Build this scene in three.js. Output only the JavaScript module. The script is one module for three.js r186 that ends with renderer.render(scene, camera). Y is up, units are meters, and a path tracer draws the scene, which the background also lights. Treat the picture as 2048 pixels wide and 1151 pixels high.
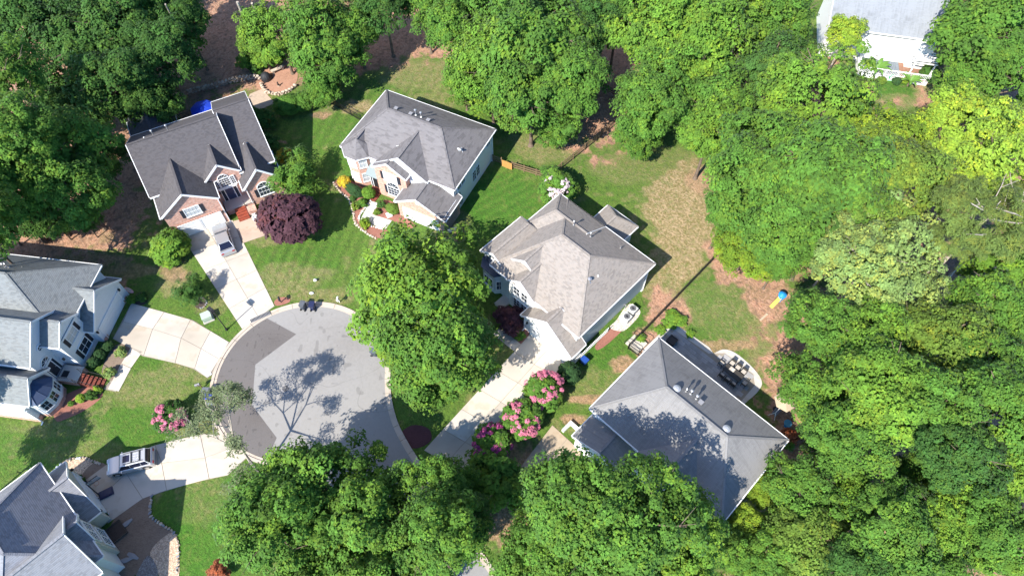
import * as THREE from 'three';
import { Sky } from 'three/addons/objects/Sky.js';
import { mergeGeometries } from 'three/addons/utils/BufferGeometryUtils.js';

// ---------- camera, sky, sun, exposure ----------
const scene = new THREE.Scene();
const camera = new THREE.PerspectiveCamera(45.13, 1024 / 575, 0.5, 900);
camera.position.set(0, 70, 0);
camera.lookAt(0, 0, -43.06);
const SUN = new THREE.Vector3(-0.437, 0.688, 0.579);
const sky = new Sky();
sky.scale.setScalar(5000);
sky.material.uniforms.sunPosition.value.copy(SUN);
sky.material.uniforms.turbidity.value = 2.5;
sky.material.uniforms.rayleigh.value = 1.1;
sky.material.uniforms.mieCoefficient.value = 0.004;
scene.add(sky);
scene.environmentIntensity = 0.2;
const sun = new THREE.DirectionalLight(new THREE.Color(1, 0.935, 0.83), 4.9);
sun.name = 'sun';
sun.position.copy(SUN).multiplyScalar(160).add(new THREE.Vector3(0, 0, -45));
sun.target.position.set(0, 0, -45);
sun.castShadow = true;
Object.assign(sun.shadow.camera, { left: -110, right: 110, top: 110, bottom: -110, near: 1, far: 400 });
sun.shadow.mapSize.set(4096, 4096);
scene.add(sun, sun.target);
const renderer = new THREE.WebGLRenderer({ antialias: true });
renderer.setSize(1024, 575);
renderer.toneMapping = THREE.LinearToneMapping;
renderer.toneMappingExposure = 2.0;
renderer.shadowMap.enabled = true;

// ---------- small helpers ----------
function rng(seed) { let s = seed >>> 0; return () => { s = (s + 0x6d2b79f5) | 0; let t = Math.imul(s ^ (s >>> 15), 1 | s); t = (t + Math.imul(t ^ (t >>> 7), 61 | t)) ^ t; return ((t ^ (t >>> 14)) >>> 0) / 4294967296; }; }
function hash2(x, y) { let h = Math.imul(x, 374761393) + Math.imul(y, 668265263); h = Math.imul(h ^ (h >>> 13), 1274126177); return ((h ^ (h >>> 16)) >>> 0) / 4294967296; }
function vnoise(x, y) {
  const ix = Math.floor(x), iy = Math.floor(y); let fx = x - ix, fy = y - iy; fx = fx * fx * (3 - 2 * fx); fy = fy * fy * (3 - 2 * fy);
  const a = hash2(ix, iy), b = hash2(ix + 1, iy), c = hash2(ix, iy + 1), d = hash2(ix + 1, iy + 1);
  return a + (b - a) * fx + (c - a) * fy + (a - b - c + d) * fx * fy;
}
function wnoise(x, y, p) { // value noise that repeats every p cells
  const ix = Math.floor(x), iy = Math.floor(y); let fx = x - ix, fy = y - iy; fx = fx * fx * (3 - 2 * fx); fy = fy * fy * (3 - 2 * fy);
  const m = (k) => ((k % p) + p) % p, a = hash2(m(ix), m(iy)), b = hash2(m(ix + 1), m(iy)), c = hash2(m(ix), m(iy + 1)), d = hash2(m(ix + 1), m(iy + 1));
  return a + (b - a) * fx + (c - a) * fy + (a - b - c + d) * fx * fy;
}
const clamp = (v, a = 0, b = 1) => Math.min(b, Math.max(a, v));
const sstep = (a, b, x) => { const t = clamp((x - a) / (b - a)); return t * t * (3 - 2 * t); };
const mix3 = (a, b, t) => [a[0] + (b[0] - a[0]) * t, a[1] + (b[1] - a[1]) * t, a[2] + (b[2] - a[2]) * t];
const toS = (l) => 255 * clamp(l <= 0.0031308 ? 12.92 * l : 1.055 * Math.pow(l, 1 / 2.4) - 0.055);
const lin = (r, g, b) => new THREE.Color().setRGB(r, g, b);

const used = new Map();
function numbered(name) { const n = used.get(name) ?? 0; used.set(name, n + 1); return n ? name + '_' + String(n).padStart(3, '0') : name; }
function shade(o) { o.castShadow = true; o.receiveShadow = true; return o; }
function thing(name, label, category, [x, z] = [0, 0], turn = 0, group, y = 0) {
  const o = new THREE.Group(); o.name = numbered(name); o.position.set(x, y, z); o.rotation.y = turn;
  o.userData = { label, category }; if (group) o.userData.group = group;
  scene.add(o); return o;
}
function part(parent, name, geo, mat, label) { const m = shade(new THREE.Mesh(geo, mat)); m.name = name; if (label) m.userData.label = label; parent.add(m); return m; }
function struct(name, geo, mat) { const m = shade(new THREE.Mesh(geo, mat)); m.name = numbered(name); m.userData.kind = 'structure'; scene.add(m); return m; }
function structGroup(name) { const g = new THREE.Group(); g.name = numbered(name); g.userData.kind = 'structure'; scene.add(g); return g; }
function copy(o, [x, z], turn = 0, label, scale) {
  const c = o.clone(); c.name = numbered(o.name.replace(/_\d{3}$/, '')); c.position.set(x, o.position.y, z); c.rotation.y = turn; c.userData = { ...o.userData };
  if (label) c.userData.label = label; if (scale) c.scale.setScalar(scale);
  scene.add(c); return c;
}

// geometry: every piece becomes non-indexed with position, normal and uv in metres along its own plane
function planar(g) {
  if (g.index) g = g.toNonIndexed();
  for (const k of Object.keys(g.attributes)) if (!['position', 'normal'].includes(k)) g.deleteAttribute(k);
  if (!g.attributes.normal) g.computeVertexNormals();
  const p = g.attributes.position, n = p.count, uv = new Float32Array(n * 2), a = new THREE.Vector3(), b = new THREE.Vector3(), c = new THREE.Vector3(), nn = new THREE.Vector3(), t = new THREE.Vector3(), s = new THREE.Vector3();
  for (let i = 0; i < n; i += 3) {
    a.fromBufferAttribute(p, i); b.fromBufferAttribute(p, i + 1); c.fromBufferAttribute(p, i + 2);
    nn.copy(b).sub(a).cross(s.copy(c).sub(a)).normalize(); if (nn.y < -0.5) nn.negate();
    if (Math.abs(nn.y) > 0.99) t.set(1, 0, 0); else t.set(nn.z, 0, -nn.x).normalize();
    s.copy(nn).cross(t);
    [a, b, c].forEach((q, k) => { uv[(i + k) * 2] = q.dot(t); uv[(i + k) * 2 + 1] = Math.abs(nn.y) > 0.99 ? -q.z : q.dot(s); });
  }
  g.setAttribute('uv', new THREE.BufferAttribute(uv, 2));
  return g;
}
const M = (...gs) => { const f = gs.flat(); return f.length === 1 ? f[0] : mergeGeometries(f); };
function box(w, h, d, x = 0, y = 0, z = 0, ry = 0) { const g = new THREE.BoxGeometry(w, h, d); if (ry) g.rotateY(ry); g.translate(x, y, z); return planar(g); }
const span = (x0, x1, y0, y1, z0, z1) => box(x1 - x0, y1 - y0, z1 - z0, (x0 + x1) / 2, (y0 + y1) / 2, (z0 + z1) / 2);
function cyl(r0, r1, h, x = 0, y = 0, z = 0, seg = 14) { const g = new THREE.CylinderGeometry(r1, r0, h, seg); g.translate(x, y + h / 2, z); return planar(g); }
function ball(r, x = 0, y = 0, z = 0, sy = 1, seg = 12) { const g = new THREE.SphereGeometry(r, seg, Math.ceil(seg * 0.7)); g.scale(1, sy, 1); g.translate(x, y, z); return planar(g); }
function beam(p, q, w, h) { // a bar of w across and h tall between two points, its top on the line
  const a = new THREE.Vector3(...p), b = new THREE.Vector3(...q), d = b.clone().sub(a), L = d.length();
  const g = new THREE.BoxGeometry(L, h, w); g.translate(0, -h / 2, 0);
  g.applyMatrix4(new THREE.Matrix4().makeRotationZ(Math.asin(d.y / L))); g.applyMatrix4(new THREE.Matrix4().makeRotationY(Math.atan2(-d.z, d.x)));
  g.translate((a.x + b.x) / 2, (a.y + b.y) / 2, (a.z + b.z) / 2); return planar(g);
}
function rod(p, q, r, seg = 8, r2 = r) {
  const a = new THREE.Vector3(...p), b = new THREE.Vector3(...q), d = b.clone().sub(a), g = new THREE.CylinderGeometry(r2, r, d.length(), seg);
  g.applyQuaternion(new THREE.Quaternion().setFromUnitVectors(new THREE.Vector3(0, 1, 0), d.clone().normalize())); g.translate((a.x + b.x) / 2, (a.y + b.y) / 2, (a.z + b.z) / 2); return planar(g);
}
function tube(pts, r, seg = 24, rad = 6) { return planar(new THREE.TubeGeometry(new THREE.CatmullRomCurve3(pts.map((p) => new THREE.Vector3(...p))), seg, r, rad)); }
function prism(pts, y0, y1) { // flat outline in [x, z], from y0 up to y1
  const s = new THREE.Shape(pts.map(([x, z]) => new THREE.Vector2(x, -z)));
  const g = new THREE.ExtrudeGeometry(s, { depth: y1 - y0, bevelEnabled: false }); g.rotateX(-Math.PI / 2); g.translate(0, y0, 0); return planar(g);
}
function ring(pts, holes, y0, y1) {
  const s = new THREE.Shape(pts.map(([x, z]) => new THREE.Vector2(x, -z)));
  for (const h of holes) s.holes.push(new THREE.Path(h.map(([x, z]) => new THREE.Vector2(x, -z))));
  const g = new THREE.ExtrudeGeometry(s, { depth: y1 - y0, bevelEnabled: false }); g.rotateX(-Math.PI / 2); g.translate(0, y0, 0); return planar(g);
}
function slab(poly, t) { // roof plane: polygon of 3-D points, thickened downwards by t
  const tri = [], n = poly.length, lo = poly.map(([x, y, z]) => [x, y - t, z]);
  const push = (a, b, c) => tri.push(...a, ...b, ...c);
  for (let i = 1; i < n - 1; i++) { push(poly[0], poly[i], poly[i + 1]); push(lo[0], lo[i + 1], lo[i]); }
  for (let i = 0; i < n; i++) { const j = (i + 1) % n; push(poly[i], lo[i], lo[j]); push(poly[i], lo[j], poly[j]); }
  const g = new THREE.BufferGeometry(); g.setAttribute('position', new THREE.Float32BufferAttribute(tri, 3)); g.computeVertexNormals(); return planar(g);
}
function smoothPath(pts, n = 8, closed = false) { return new THREE.CatmullRomCurve3(pts.map(([x, z]) => new THREE.Vector3(x, 0, z)), closed, 'centripetal').getPoints(pts.length * n).slice(0, closed ? -1 : undefined).map((p) => [p.x, p.z]); }

// ---------- textures: what surfaces are made of ----------
function tex(w, h, f, srgb = true) {
  const d = new Uint8Array(w * h * 4);
  for (let y = 0; y < h; y++) for (let x = 0; x < w; x++) {
    const c = f(x, y), o = (y * w + x) * 4; d[o + 3] = 255;
    if (srgb) { d[o] = toS(c[0]); d[o + 1] = toS(c[1]); d[o + 2] = toS(c[2]); } else d[o] = d[o + 1] = d[o + 2] = 255 * clamp(c);
  }
  const t = new THREE.DataTexture(d, w, h); t.colorSpace = srgb ? THREE.SRGBColorSpace : THREE.NoColorSpace; t.magFilter = THREE.LinearFilter; t.minFilter = THREE.LinearMipmapLinearFilter; t.generateMipmaps = true;
  t.wrapS = t.wrapT = THREE.RepeatWrapping; t.needsUpdate = true; return t;
}
const tiled = (t, m) => { const c = t.clone(); c.repeat.set(1 / m, 1 / m); c.needsUpdate = true; return c; };
const fbmW = (x, y, p, oct) => { let s = 0, a = 0.5, n = 0; for (let o = 0; o < oct; o++) { s += a * wnoise(x * p, y * p, p); n += a; a *= 0.5; p *= 2; } return s / n; };
// asphalt shingles: 512 px = 5.12 m; tabs 0.32 m by 0.16 m, each its own tone
const shingleMap = tex(512, 512, (x, y) => {
  const row = Math.floor(y / 16), sx = (x + (row % 2) * 16 + Math.floor(hash2(row, 9) * 3) * 5) % 512, tab = Math.floor(sx / 32);
  const tone = 0.78 + 0.34 * hash2(tab, row + 40) + 0.16 * (fbmW(x / 512, y / 512, 4, 3) - 0.5) + 0.14 * (hash2(x, y) - 0.5);
  const gap = (y % 16 < 2 ? 0.72 : 1) * (sx % 32 < 1 ? 0.82 : 1), v = tone * gap, w = 0.04 * (hash2(tab + 7, row) - 0.5);
  return [v * (1 + w), v, v * (1 - w)];
});
const streakMap = tex(512, 512, (x, y) => { // weathered shingles, granules washed into streaks down the slope
  const row = Math.floor(y / 16), sx = (x + (row % 2) * 16) % 512, tab = Math.floor(sx / 32);
  const s = wnoise(x / 512 * 24, y / 512 * 2, 24) * 0.5 + wnoise(x / 512 * 64, y / 512 * 4, 64) * 0.5;
  const v = (0.62 + 0.34 * s + 0.22 * fbmW(x / 512, y / 512, 2, 4) + 0.14 * hash2(tab, row + 3) + 0.1 * (hash2(x, y) - 0.5)) * (y % 16 < 2 ? 0.85 : 1); return [v, v, v];
});
const blotchMap = tex(512, 512, (x, y) => { // laminated shingles: long darker lenses along the courses
  const row = Math.floor(y / 16), sx = (x + (row % 2) * 16) % 512, tab = Math.floor(sx / 32), s = wnoise(x / 512 * 9 + hash2(row >> 1, 3) * 0.6, y / 512 * 26, 26);
  const v = (0.95 - 0.2 * sstep(0.5, 0.75, s) + 0.14 * (hash2(tab, row + 3) - 0.5) + 0.12 * (hash2(x, y) - 0.5) + 0.16 * (fbmW(x / 512, y / 512, 3, 3) - 0.5)) * (y % 16 < 2 ? 0.84 : 1); return [v * 1.01, v, v];
});
const shingleBump = tex(256, 256, (x, y) => (15 - (y % 16)) / 15 * 0.7 + 0.3 * hash2(Math.floor(x / 16), Math.floor(y / 16)), false);
const brickMap = tex(512, 512, (x, y) => { // 512 px = 2.56 m
  const row = Math.floor(y / 16), sx = (x + (row % 2) * 24) % 512, b = Math.floor(sx / 48);
  if (y % 16 < 2 || sx % 48 < 2) return [0.6, 0.52, 0.46];
  const k = hash2(b, row), v = 0.8 + 0.4 * hash2(b + 50, row) + 0.1 * (hash2(x, y) - 0.5);
  return k > 0.86 ? [0.38 * v, 0.19 * v, 0.15 * v] : k > 0.6 ? [0.6 * v, 0.36 * v, 0.27 * v] : [0.55 * v, 0.28 * v, 0.195 * v];
});
const sidingBump = tex(32, 256, (x, y) => (y % 32) / 32, false);
const sidingMap = tex(128, 256, (x, y) => { const v = (y % 32 < 3 ? 0.86 : 1) * (0.97 + 0.05 * wnoise(x / 16, y / 16, 8)); return [v, v, v]; });
const concreteMap = tex(512, 512, (x, y) => {
  const u = x / 512, w = y / 512, v = 0.8 + 0.3 * fbmW(u, w, 3, 4) + 0.1 * (hash2(x, y) - 0.5), st = sstep(0.56, 0.75, fbmW(u + 0.3, w, 5, 3));
  return [v * (1 - 0.1 * st), v * (1 - 0.13 * st), v * (1 - 0.17 * st)];
});
const asphaltMap = tex(1024, 1024, (x, y) => { // 1024 px = 18 m: aggregate, worn lanes, long sealed cracks, a few drips
  const u = x / 1024, w = y / 1024, big = fbmW(u, w, 2, 4), ag = hash2(x, y), wa = 0.16 * fbmW(u + 0.5, w, 3, 4), wb = 0.16 * fbmW(u, w + 0.31, 3, 4);
  const c1 = Math.abs(wnoise((u + wa) * 3, (w + wb) * 3, 3) - 0.5), c2 = Math.abs(wnoise((u + wb) * 4 + 2, (w - wa) * 4, 4) - 0.52);
  let v = 0.82 + 0.3 * big + 0.2 * (ag - 0.5) + 0.1 * (wnoise(u * 90, w * 90, 90) - 0.5);
  if (c1 < 0.0035) v *= 0.62 + 0.3 * fbmW(u, w + 0.4, 9, 2); if (c2 < 0.003) v *= 0.66 + 0.3 * fbmW(u + 0.2, w, 9, 2);
  v *= 1 - 0.22 * sstep(0.82, 0.9, wnoise(u * 31 + 4, w * 31, 31)); const warm = 0.03 * (fbmW(u + 0.4, w + 0.2, 5, 3) - 0.5);
  return [v * (1 + warm), v * 0.99, v * (0.985 - warm)];
});
const grainMap = tex(256, 256, (x, y) => { const v = 0.75 + 0.5 * fbmW(x / 256, y / 256, 8, 4); return [v, v, v]; });
const mulchMap = tex(512, 512, (x, y) => { const u = x / 512, w = y / 512, f = wnoise(u * 40 + 3 * wnoise(u * 9, w * 9, 9), w * 128, 128), v = 0.5 + 0.55 * f + 0.35 * fbmW(u, w, 5, 3) + 0.3 * (hash2(x, y) - 0.5); return [v, v * (0.94 + 0.1 * f), v * 0.95]; });
const stoneMap = tex(512, 512, (x, y) => { // loose river stones: many small rounded tones, 512 px = 4 m
  const cx = Math.floor(x / 14), cy = Math.floor(y / 14); let best = 9e9, id = 0, second = 9e9;
  for (let j = -1; j < 2; j++) for (let i = -1; i < 2; i++) { const a = (cx + i + 37) % 37, b = (cy + j + 37) % 37, px = (cx + i + hash2(a, b)) * 14, py = (cy + j + hash2(a + 90, b)) * 14, d = Math.hypot(px - x, py - y); if (d < best) { second = best; best = d; id = a * 41 + b; } else if (d < second) second = d; }
  const v = (0.55 + 0.6 * hash2(id, 5)) * (second - best < 2 ? 0.45 : 1), w = hash2(id, 8); return [v, v * (0.88 + 0.08 * w), v * (0.76 + 0.16 * w)];
});
const barkMap = tex(128, 256, (x, y) => { const v = 0.55 + 0.8 * wnoise(x / 128 * 16, y / 256 * 8, 16) * (0.6 + 0.4 * wnoise(x / 128 * 32, y / 256 * 32, 32)); return [v, v * 0.95, v * 0.88]; });
const woodMap = tex(256, 256, (x, y) => { const v = 0.75 + 0.35 * wnoise(x / 256 * 4, y / 256 * 48, 48) + 0.12 * hash2(x, y); return [v, v * 0.97, v * 0.92]; });

const std = (c, o = {}) => new THREE.MeshStandardMaterial({ color: c, roughness: 0.85, ...o });
const roofMat = (c, map = shingleMap, b = 0.012) => std(c, { map: tiled(map, 5.12), bumpMap: tiled(shingleBump, 2.56), bumpScale: b, roughness: 0.95 });
const MAT = {
  white: std(lin(0.78, 0.78, 0.76), { roughness: 0.6 }), trim: std(lin(0.8, 0.8, 0.79), { roughness: 0.5 }),
  siding: std(lin(0.74, 0.76, 0.78), { map: tiled(sidingMap, 1.6), bumpMap: tiled(sidingBump, 1.6), bumpScale: 0.02, roughness: 0.7 }),
  cream: std(lin(0.55, 0.53, 0.45), { map: tiled(sidingMap, 1.6), bumpMap: tiled(sidingBump, 1.6), bumpScale: 0.02, roughness: 0.7 }),
  paleBlue: std(lin(0.56, 0.62, 0.66), { map: tiled(sidingMap, 1.6), bumpMap: tiled(sidingBump, 1.6), bumpScale: 0.02, roughness: 0.7 }),
  brick: std(lin(1, 1, 1), { map: tiled(brickMap, 2.56), roughness: 0.95 }),
  glass: std(lin(0.03, 0.04, 0.055), { roughness: 0.06 }), blind: std(lin(0.45, 0.47, 0.47), { roughness: 0.3 }),
  shutter: std(lin(0.022, 0.024, 0.035), { roughness: 0.55 }), black: std(lin(0.02, 0.02, 0.022), { roughness: 0.5 }), rubber: std(lin(0.025, 0.025, 0.025), { roughness: 0.9 }),
  metalRoof: std(lin(0.05, 0.07, 0.12), { roughness: 0.4, metalness: 0.3 }), grey: std(lin(0.25, 0.25, 0.26), { roughness: 0.6 }), steel: std(lin(0.5, 0.5, 0.5), { roughness: 0.35, metalness: 0.7 }),
  concrete: std(lin(0.52, 0.475, 0.41), { map: tiled(concreteMap, 5), roughness: 0.95 }), kerb: std(lin(0.47, 0.4, 0.33), { map: tiled(concreteMap, 3), roughness: 0.95 }),
  concreteDark: std(lin(0.3, 0.28, 0.26), { map: tiled(concreteMap, 4), roughness: 0.95 }), seam: std(lin(0.27, 0.235, 0.19), { roughness: 1 }),
  asphalt: std(lin(0.268, 0.26, 0.249), { map: tiled(asphaltMap, 18), roughness: 0.95 }), asphaltDark: std(lin(0.135, 0.123, 0.118), { map: tiled(asphaltMap, 9), roughness: 0.95 }),
  mulch: std(lin(0.3, 0.13, 0.095), { map: tiled(mulchMap, 4), roughness: 1 }), straw: std(lin(0.4, 0.22, 0.15), { map: tiled(mulchMap, 5), roughness: 1 }), darkMulch: std(lin(0.075, 0.055, 0.045), { map: tiled(mulchMap, 3), roughness: 1 }),
  brown: std(lin(0.22, 0.165, 0.125), { map: tiled(mulchMap, 4), roughness: 1 }), gravel: std(lin(0.66, 0.52, 0.4), { map: tiled(stoneMap, 4), roughness: 0.95 }), pebble: std(lin(0.3, 0.3, 0.31), { map: tiled(stoneMap, 4), roughness: 0.9 }),
  stone: std(lin(0.42, 0.33, 0.25), { map: tiled(grainMap, 1.2), roughness: 0.95 }), stoneB: std(lin(0.33, 0.25, 0.18), { map: tiled(grainMap, 1.2), roughness: 0.95 }), stoneC: std(lin(0.5, 0.42, 0.33), { map: tiled(grainMap, 1.2), roughness: 0.95 }),
  wood: std(lin(0.2, 0.135, 0.08), { map: tiled(woodMap, 1), roughness: 0.9 }), woodOrange: std(lin(0.5, 0.27, 0.08), { map: tiled(woodMap, 1), roughness: 0.8 }), woodDark: std(lin(0.07, 0.055, 0.045), { map: tiled(woodMap, 1), roughness: 0.9 }),
  bark: std(lin(0.17, 0.13, 0.1), { map: tiled(barkMap, 1.5), roughness: 1 }), barkPale: std(lin(0.42, 0.38, 0.33), { map: tiled(barkMap, 1.5), roughness: 1 }),
  blue: std(lin(0.012, 0.05, 0.22), { roughness: 0.5 }), royal: std(lin(0.01, 0.04, 0.55), { roughness: 0.7 }), yellow: std(lin(0.75, 0.55, 0.06), { roughness: 0.5 }), cyan: std(lin(0.02, 0.25, 0.6), { roughness: 0.4 }), green: std(lin(0.02, 0.3, 0.13), { roughness: 0.5 }), paleGreen: std(lin(0.38, 0.45, 0.36), { roughness: 0.6 }),
  bin: std(lin(0.055, 0.065, 0.085), { roughness: 0.5 }), terracotta: std(lin(0.36, 0.12, 0.07), { roughness: 0.9 }), tan: std(lin(0.42, 0.34, 0.24), { roughness: 0.9 }), cushion: std(lin(0.4, 0.36, 0.31), { roughness: 0.95 }),
};

// ---------- ground: lawns, worn and dry turf, leaf litter under the woods ----------
const GX0 = -104, GX1 = 104, GZ0 = -126, GZ1 = 12;
// areas in metres: [x, z, radius along x, radius along z, kind, strength]
const LITTER = [ // pine straw, bare soil and leaf litter
  [...[12.02, -71.99], 5.5, 7.5, 1], [...[9.39, -68.63], 3, 2.2, 0.8], [...[17.75, -85.06], 12, 9, 1], [...[-1.86, -90.82], 16, 9, 1],
  [...[-21.37, -85.06], 7, 4.5, 1], [...[-20.32, -89.65], 14, 8, 1], [...[-35.81, -81.76], 8, 7, 1], [...[-43.69, -83.95], 9, 10, 1], [...[-46.52, -93.22], 20, 14, 1], [...[-60.29, -79.62], 26, 20, 1], [...[-63.57, -60.52], 18, 22, 1], [...[-53.69, -64.93], 7, 8, 0.9], [...[-50.61, -54.7], 5, 6, 0.8], [...[-57.8, -51.55], 12, 6, 0.9], [...[-51.3, -50.78], 5, 3, 0.6],
  [...[38.58, -76.49], 12, 14, 1], [...[28.66, -77.52], 8, 8, 1], [...[37.71, -56.33], 8, 10, 1], [...[46.28, -54.7], 12, 12, 1], [...[49.95, -44.15], 16, 18, 1], [...[42.95, -28.84], 16, 14, 1], [...[43.74, -18.18], 20, 12, 1], [...[64.34, -62.26], 12, 12, 1], [...[73.35, -82.85], 9, 14, 1], [...[29.76, -18.18], 9, 7, 1], [...[30.47, -26.02], 3.5, 5, 1], [...[30.42, -42.06], 3, 4, 0.75], [...[34.12, -45.58], 3, 2, 0.6],
  [...[27.43, -45.22], 3.5, 2.2, 0.8], [...[25.54, -48.51], 2, 2, 0.7], [...[17.98, -39.03], 2.5, 3.5, 0.9], [...[15.59, -35.47], 2, 2.5, 0.9], [...[23.47, -35.35], 4.5, 0.9, 0.5], [...[28.92, -32.08], 1.4, 3, 0.6], [...[29.85, -29.42], 2.5, 4, 0.9], [...[12.45, -33.11], 1.6, 1, 0.6], [...[8.96, -28.84], 3, 0.6, 0.55], [...[6.69, -26.57], 2, 0.8, 0.6], [...[24.61, -59.24], 1.6, 2.4, 0.4],
  [...[-7.74, -51.16], 2, 1.5, 0.5], [...[-46.97, -45.58], 4, 1.2, 0.4], [...[-40.54, -45.22], 1.6, 1.6, 0.5], [...[-53.17, -47.03], 7, 1.6, 0.5], [...[-26.92, -71.5], 2, .8, 0.6], [...[-0.72, -21.73], 5, 3, 0.6], [...[-3.18, -17.69], 9, 4, 0.6],
];
const DRY = [ // tan, sun-burnt turf
  [...[21.95, -53.9], 6.5, 8, 1], [...[23.46, -57.98], 4, 5, 0.9], [...[20.44, -47.03], 4, 4, 0.9], [...[18.2, -43.45], 2.5, 4, 0.7], [...[18.38, -62.26], 8, 4, 0.25], [...[5.16, -65.84], 6, 3.5, 0.43], [...[-12.73, -79.62], 8, 4, 0.40], [...[-10.97, -74.46], 5, 2, 0.36], [...[-21.83, -72.97], 3, 1.3, 0.8],
  [...[-25.72, -72.97], 1.5, 1.5, 0.43], [...[-27.13, -44.15], 6, 2.5, 0.36], [...[-22.64, -42.06], 5, 1.2, 0.40], [...[-29.99, -50.01], 2.5, 1, 0.36], [...[-40.48, -43.8], 2, 1.8, 0.43], [...[-44.24, -54.7], 2.5, 2, 0.36], [...[-35.3, -40.7], 2, 1.5, 0.29], [...[-39.93, -30], 5, 2.2, 0.32], [...[-36.17, -32.38], 3, 1.6, 0.36], [...[-47.72, -25.74], 5, 1.6, 0.29], [...[-33.4, -25.47], 2.5, 2, 0.36], [...[-45.33, -23.3], 5, 1.5, 0.22],
  [...[27.94, -41.38], 5, 5, 0.32], [...[24.57, -38.7], 4, 3, 0.25], [...[28.57, -35.47], 4, 5, 0.36], [...[22.66, -41.38], 4, 3, 0.22], [...[61.48, -74.97], 4, 4, 0.6], [...[53.34, -73.96], 5, 2, 0.35], [...[64.21, -81.76], 2, 7, 0.6], [...[7.97, -30.59], 5, 2.5, 0.25], [...[-7.2, -53.11], 2, 1.5, 0.36], [...[-16.57, -81.76], 6, 4, 0.22], [...[-31.27, -18.68], 3, 3, 0.2], [...[-1.91, -34.84], 3, 2, 0.25],
];
const STRIPES = [[...[-24.86, -66.76], 8, 12, 0.97, 0.24, 1.5], [...[-22.56, -50.01], 7, 9, 0.98, 0.2, 1.4], [...[-2.83, -56.33], 7, 6, 0.55, 0.83, 1.3], [...[-16.12, -76.49], 8, 6, 0.94, 0.33, 1.5], [...[-27.97, -45.58], 5, 4, 0.98, 0.2, 1.3]]; // mown bands: place, radii, direction across, width
const LUSH = [[...[-2.19, -56.33], 7, 4.5, 1], [...[-21.91, -64.93], 3, 6, 0.7], [...[-26.5, -68.63], 3, 5, 0.5], [...[-30.09, -15.76], 6, 6, 1], [...[-39.72, -25.47], 8, 3, 0.8], [...[10.88, -32.99], 6, 3, 0.8], [...[23.68, -40.36], 5, 5, 0.8], [...[28.37, -37.39], 5, 5, 0.5], [...[-37.34, -34.84], 5, 3, 0.6], [...[-26.28, -46.3], 5, 4, 0.5], [...[-19.21, -78.56], 4, 3, 0.7], [...[-22.75, -47.03], 2, 5, 0.5], [...[-46.89, -23.3], 9, 3, 0.6], [...[-38.61, -31.18], 4, 2, 0.5], [...[13.56, -38.04], 3, 3, 0.7], [...[55.71, -75.98], 8, 4, 0.9], [...[-5.3, -53.11], 4, 3, 0.8], [...[-30.2, -74.46], 3, 3, 0.6]];
function areaAt(list, x, z, wob) { let m = 0; for (const [cx, cz, rx, rz, s] of list) { const dx = (x - cx) / rx, dz = (z - cz) / rz, d = dx * dx + dz * dz; if (d > 2.6) continue; const q = Math.sqrt(d) + wob; const k = s * (1 - sstep(0.72, 1.12, q)); if (k > m) m = k; } return m; }
const GW = 2048, GH = Math.round(GW * (GZ1 - GZ0) / (GX1 - GX0));
const groundMap = tex(GW, GH, (i, j) => {
  const x = GX0 + (i + 0.5) / GW * (GX1 - GX0), z = GZ1 - (j + 0.5) / GH * (GZ1 - GZ0);
  const n1 = vnoise(x * 0.35, z * 0.35), n2 = vnoise(x * 1.1 + 31, z * 1.1), n3 = vnoise(x * 3.1, z * 3.1 + 17), n4 = hash2(i, j), n5 = vnoise(x * 6, z * 6);
  const wob = (n1 - 0.5) * 0.5 + (n2 - 0.5) * 0.45 + (n3 - 0.5) * 0.35;
  const lush = areaAt(LUSH, x, z, wob * 0.7);
  let dry = Math.max(areaAt(DRY, x, z, wob), 0.34 * sstep(0.6, 0.88, n2 * 0.6 + n1 * 0.4) * (1 - lush));
  dry *= 0.4 + 1.0 * n3 * (0.45 + 1.0 * n5); dry = clamp(dry * 1.25);
  const lit = areaAt(LITTER, x, z, wob * 1.1);
  let c = mix3([0.078, 0.148, 0.015], [0.05, 0.142, 0.009], clamp(lush * 0.85 + (n2 - 0.5) * 0.5));
  c = mix3(c, [0.03, 0.064, 0.008], clamp((0.48 - n5) * 1.6) * (1 - lush * 0.3));
  c = mix3(c, [0.115, 0.155, 0.028], clamp((n3 - 0.55) * 1.4));
  for (const [sx, sz, rx, rz, ca, sa, per] of STRIPES) { const ex = (x - sx) / rx, ez = (z - sz) / rz, q = ex * ex + ez * ez; if (q < 1.3) { const ph = Math.sin(((x * ca + z * sa) + 0.25 * (n1 - 0.5)) / per * 6.2832), k = (1 - sstep(0.6, 1.2, q)) * ph * 0.13; c = [c[0] * (1 + k * 0.9), c[1] * (1 + k * 0.8), c[2] * (1 + k)]; } }
  c = mix3(c, mix3([0.43, 0.3, 0.18], [0.2, 0.15, 0.06], clamp(n5 * 1.5 - 0.25)), dry * 0.85);
  if (lit > 0) { let l = mix3([0.42, 0.22, 0.14], [0.31, 0.18, 0.11], n2); l = mix3(l, [0.42, 0.28, 0.19], clamp((n5 - 0.5) * 1.5)); l = mix3(l, [0.13, 0.085, 0.055], clamp((0.45 - n3) * 1.8)); c = mix3(c, l, clamp(lit * (0.75 + 0.6 * n5) * 1.15)); }
  const v = 0.78 + 0.44 * n4; return [c[0] * v, c[1] * v, c[2] * v];
});
const turfBump = tex(512, 512, (x, y) => 0.5 * hash2(x >> 1, y >> 1) + 0.5 * wnoise(x / 8, y / 8, 64), false);
groundMap.wrapS = groundMap.wrapT = THREE.ClampToEdgeWrapping;
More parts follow.
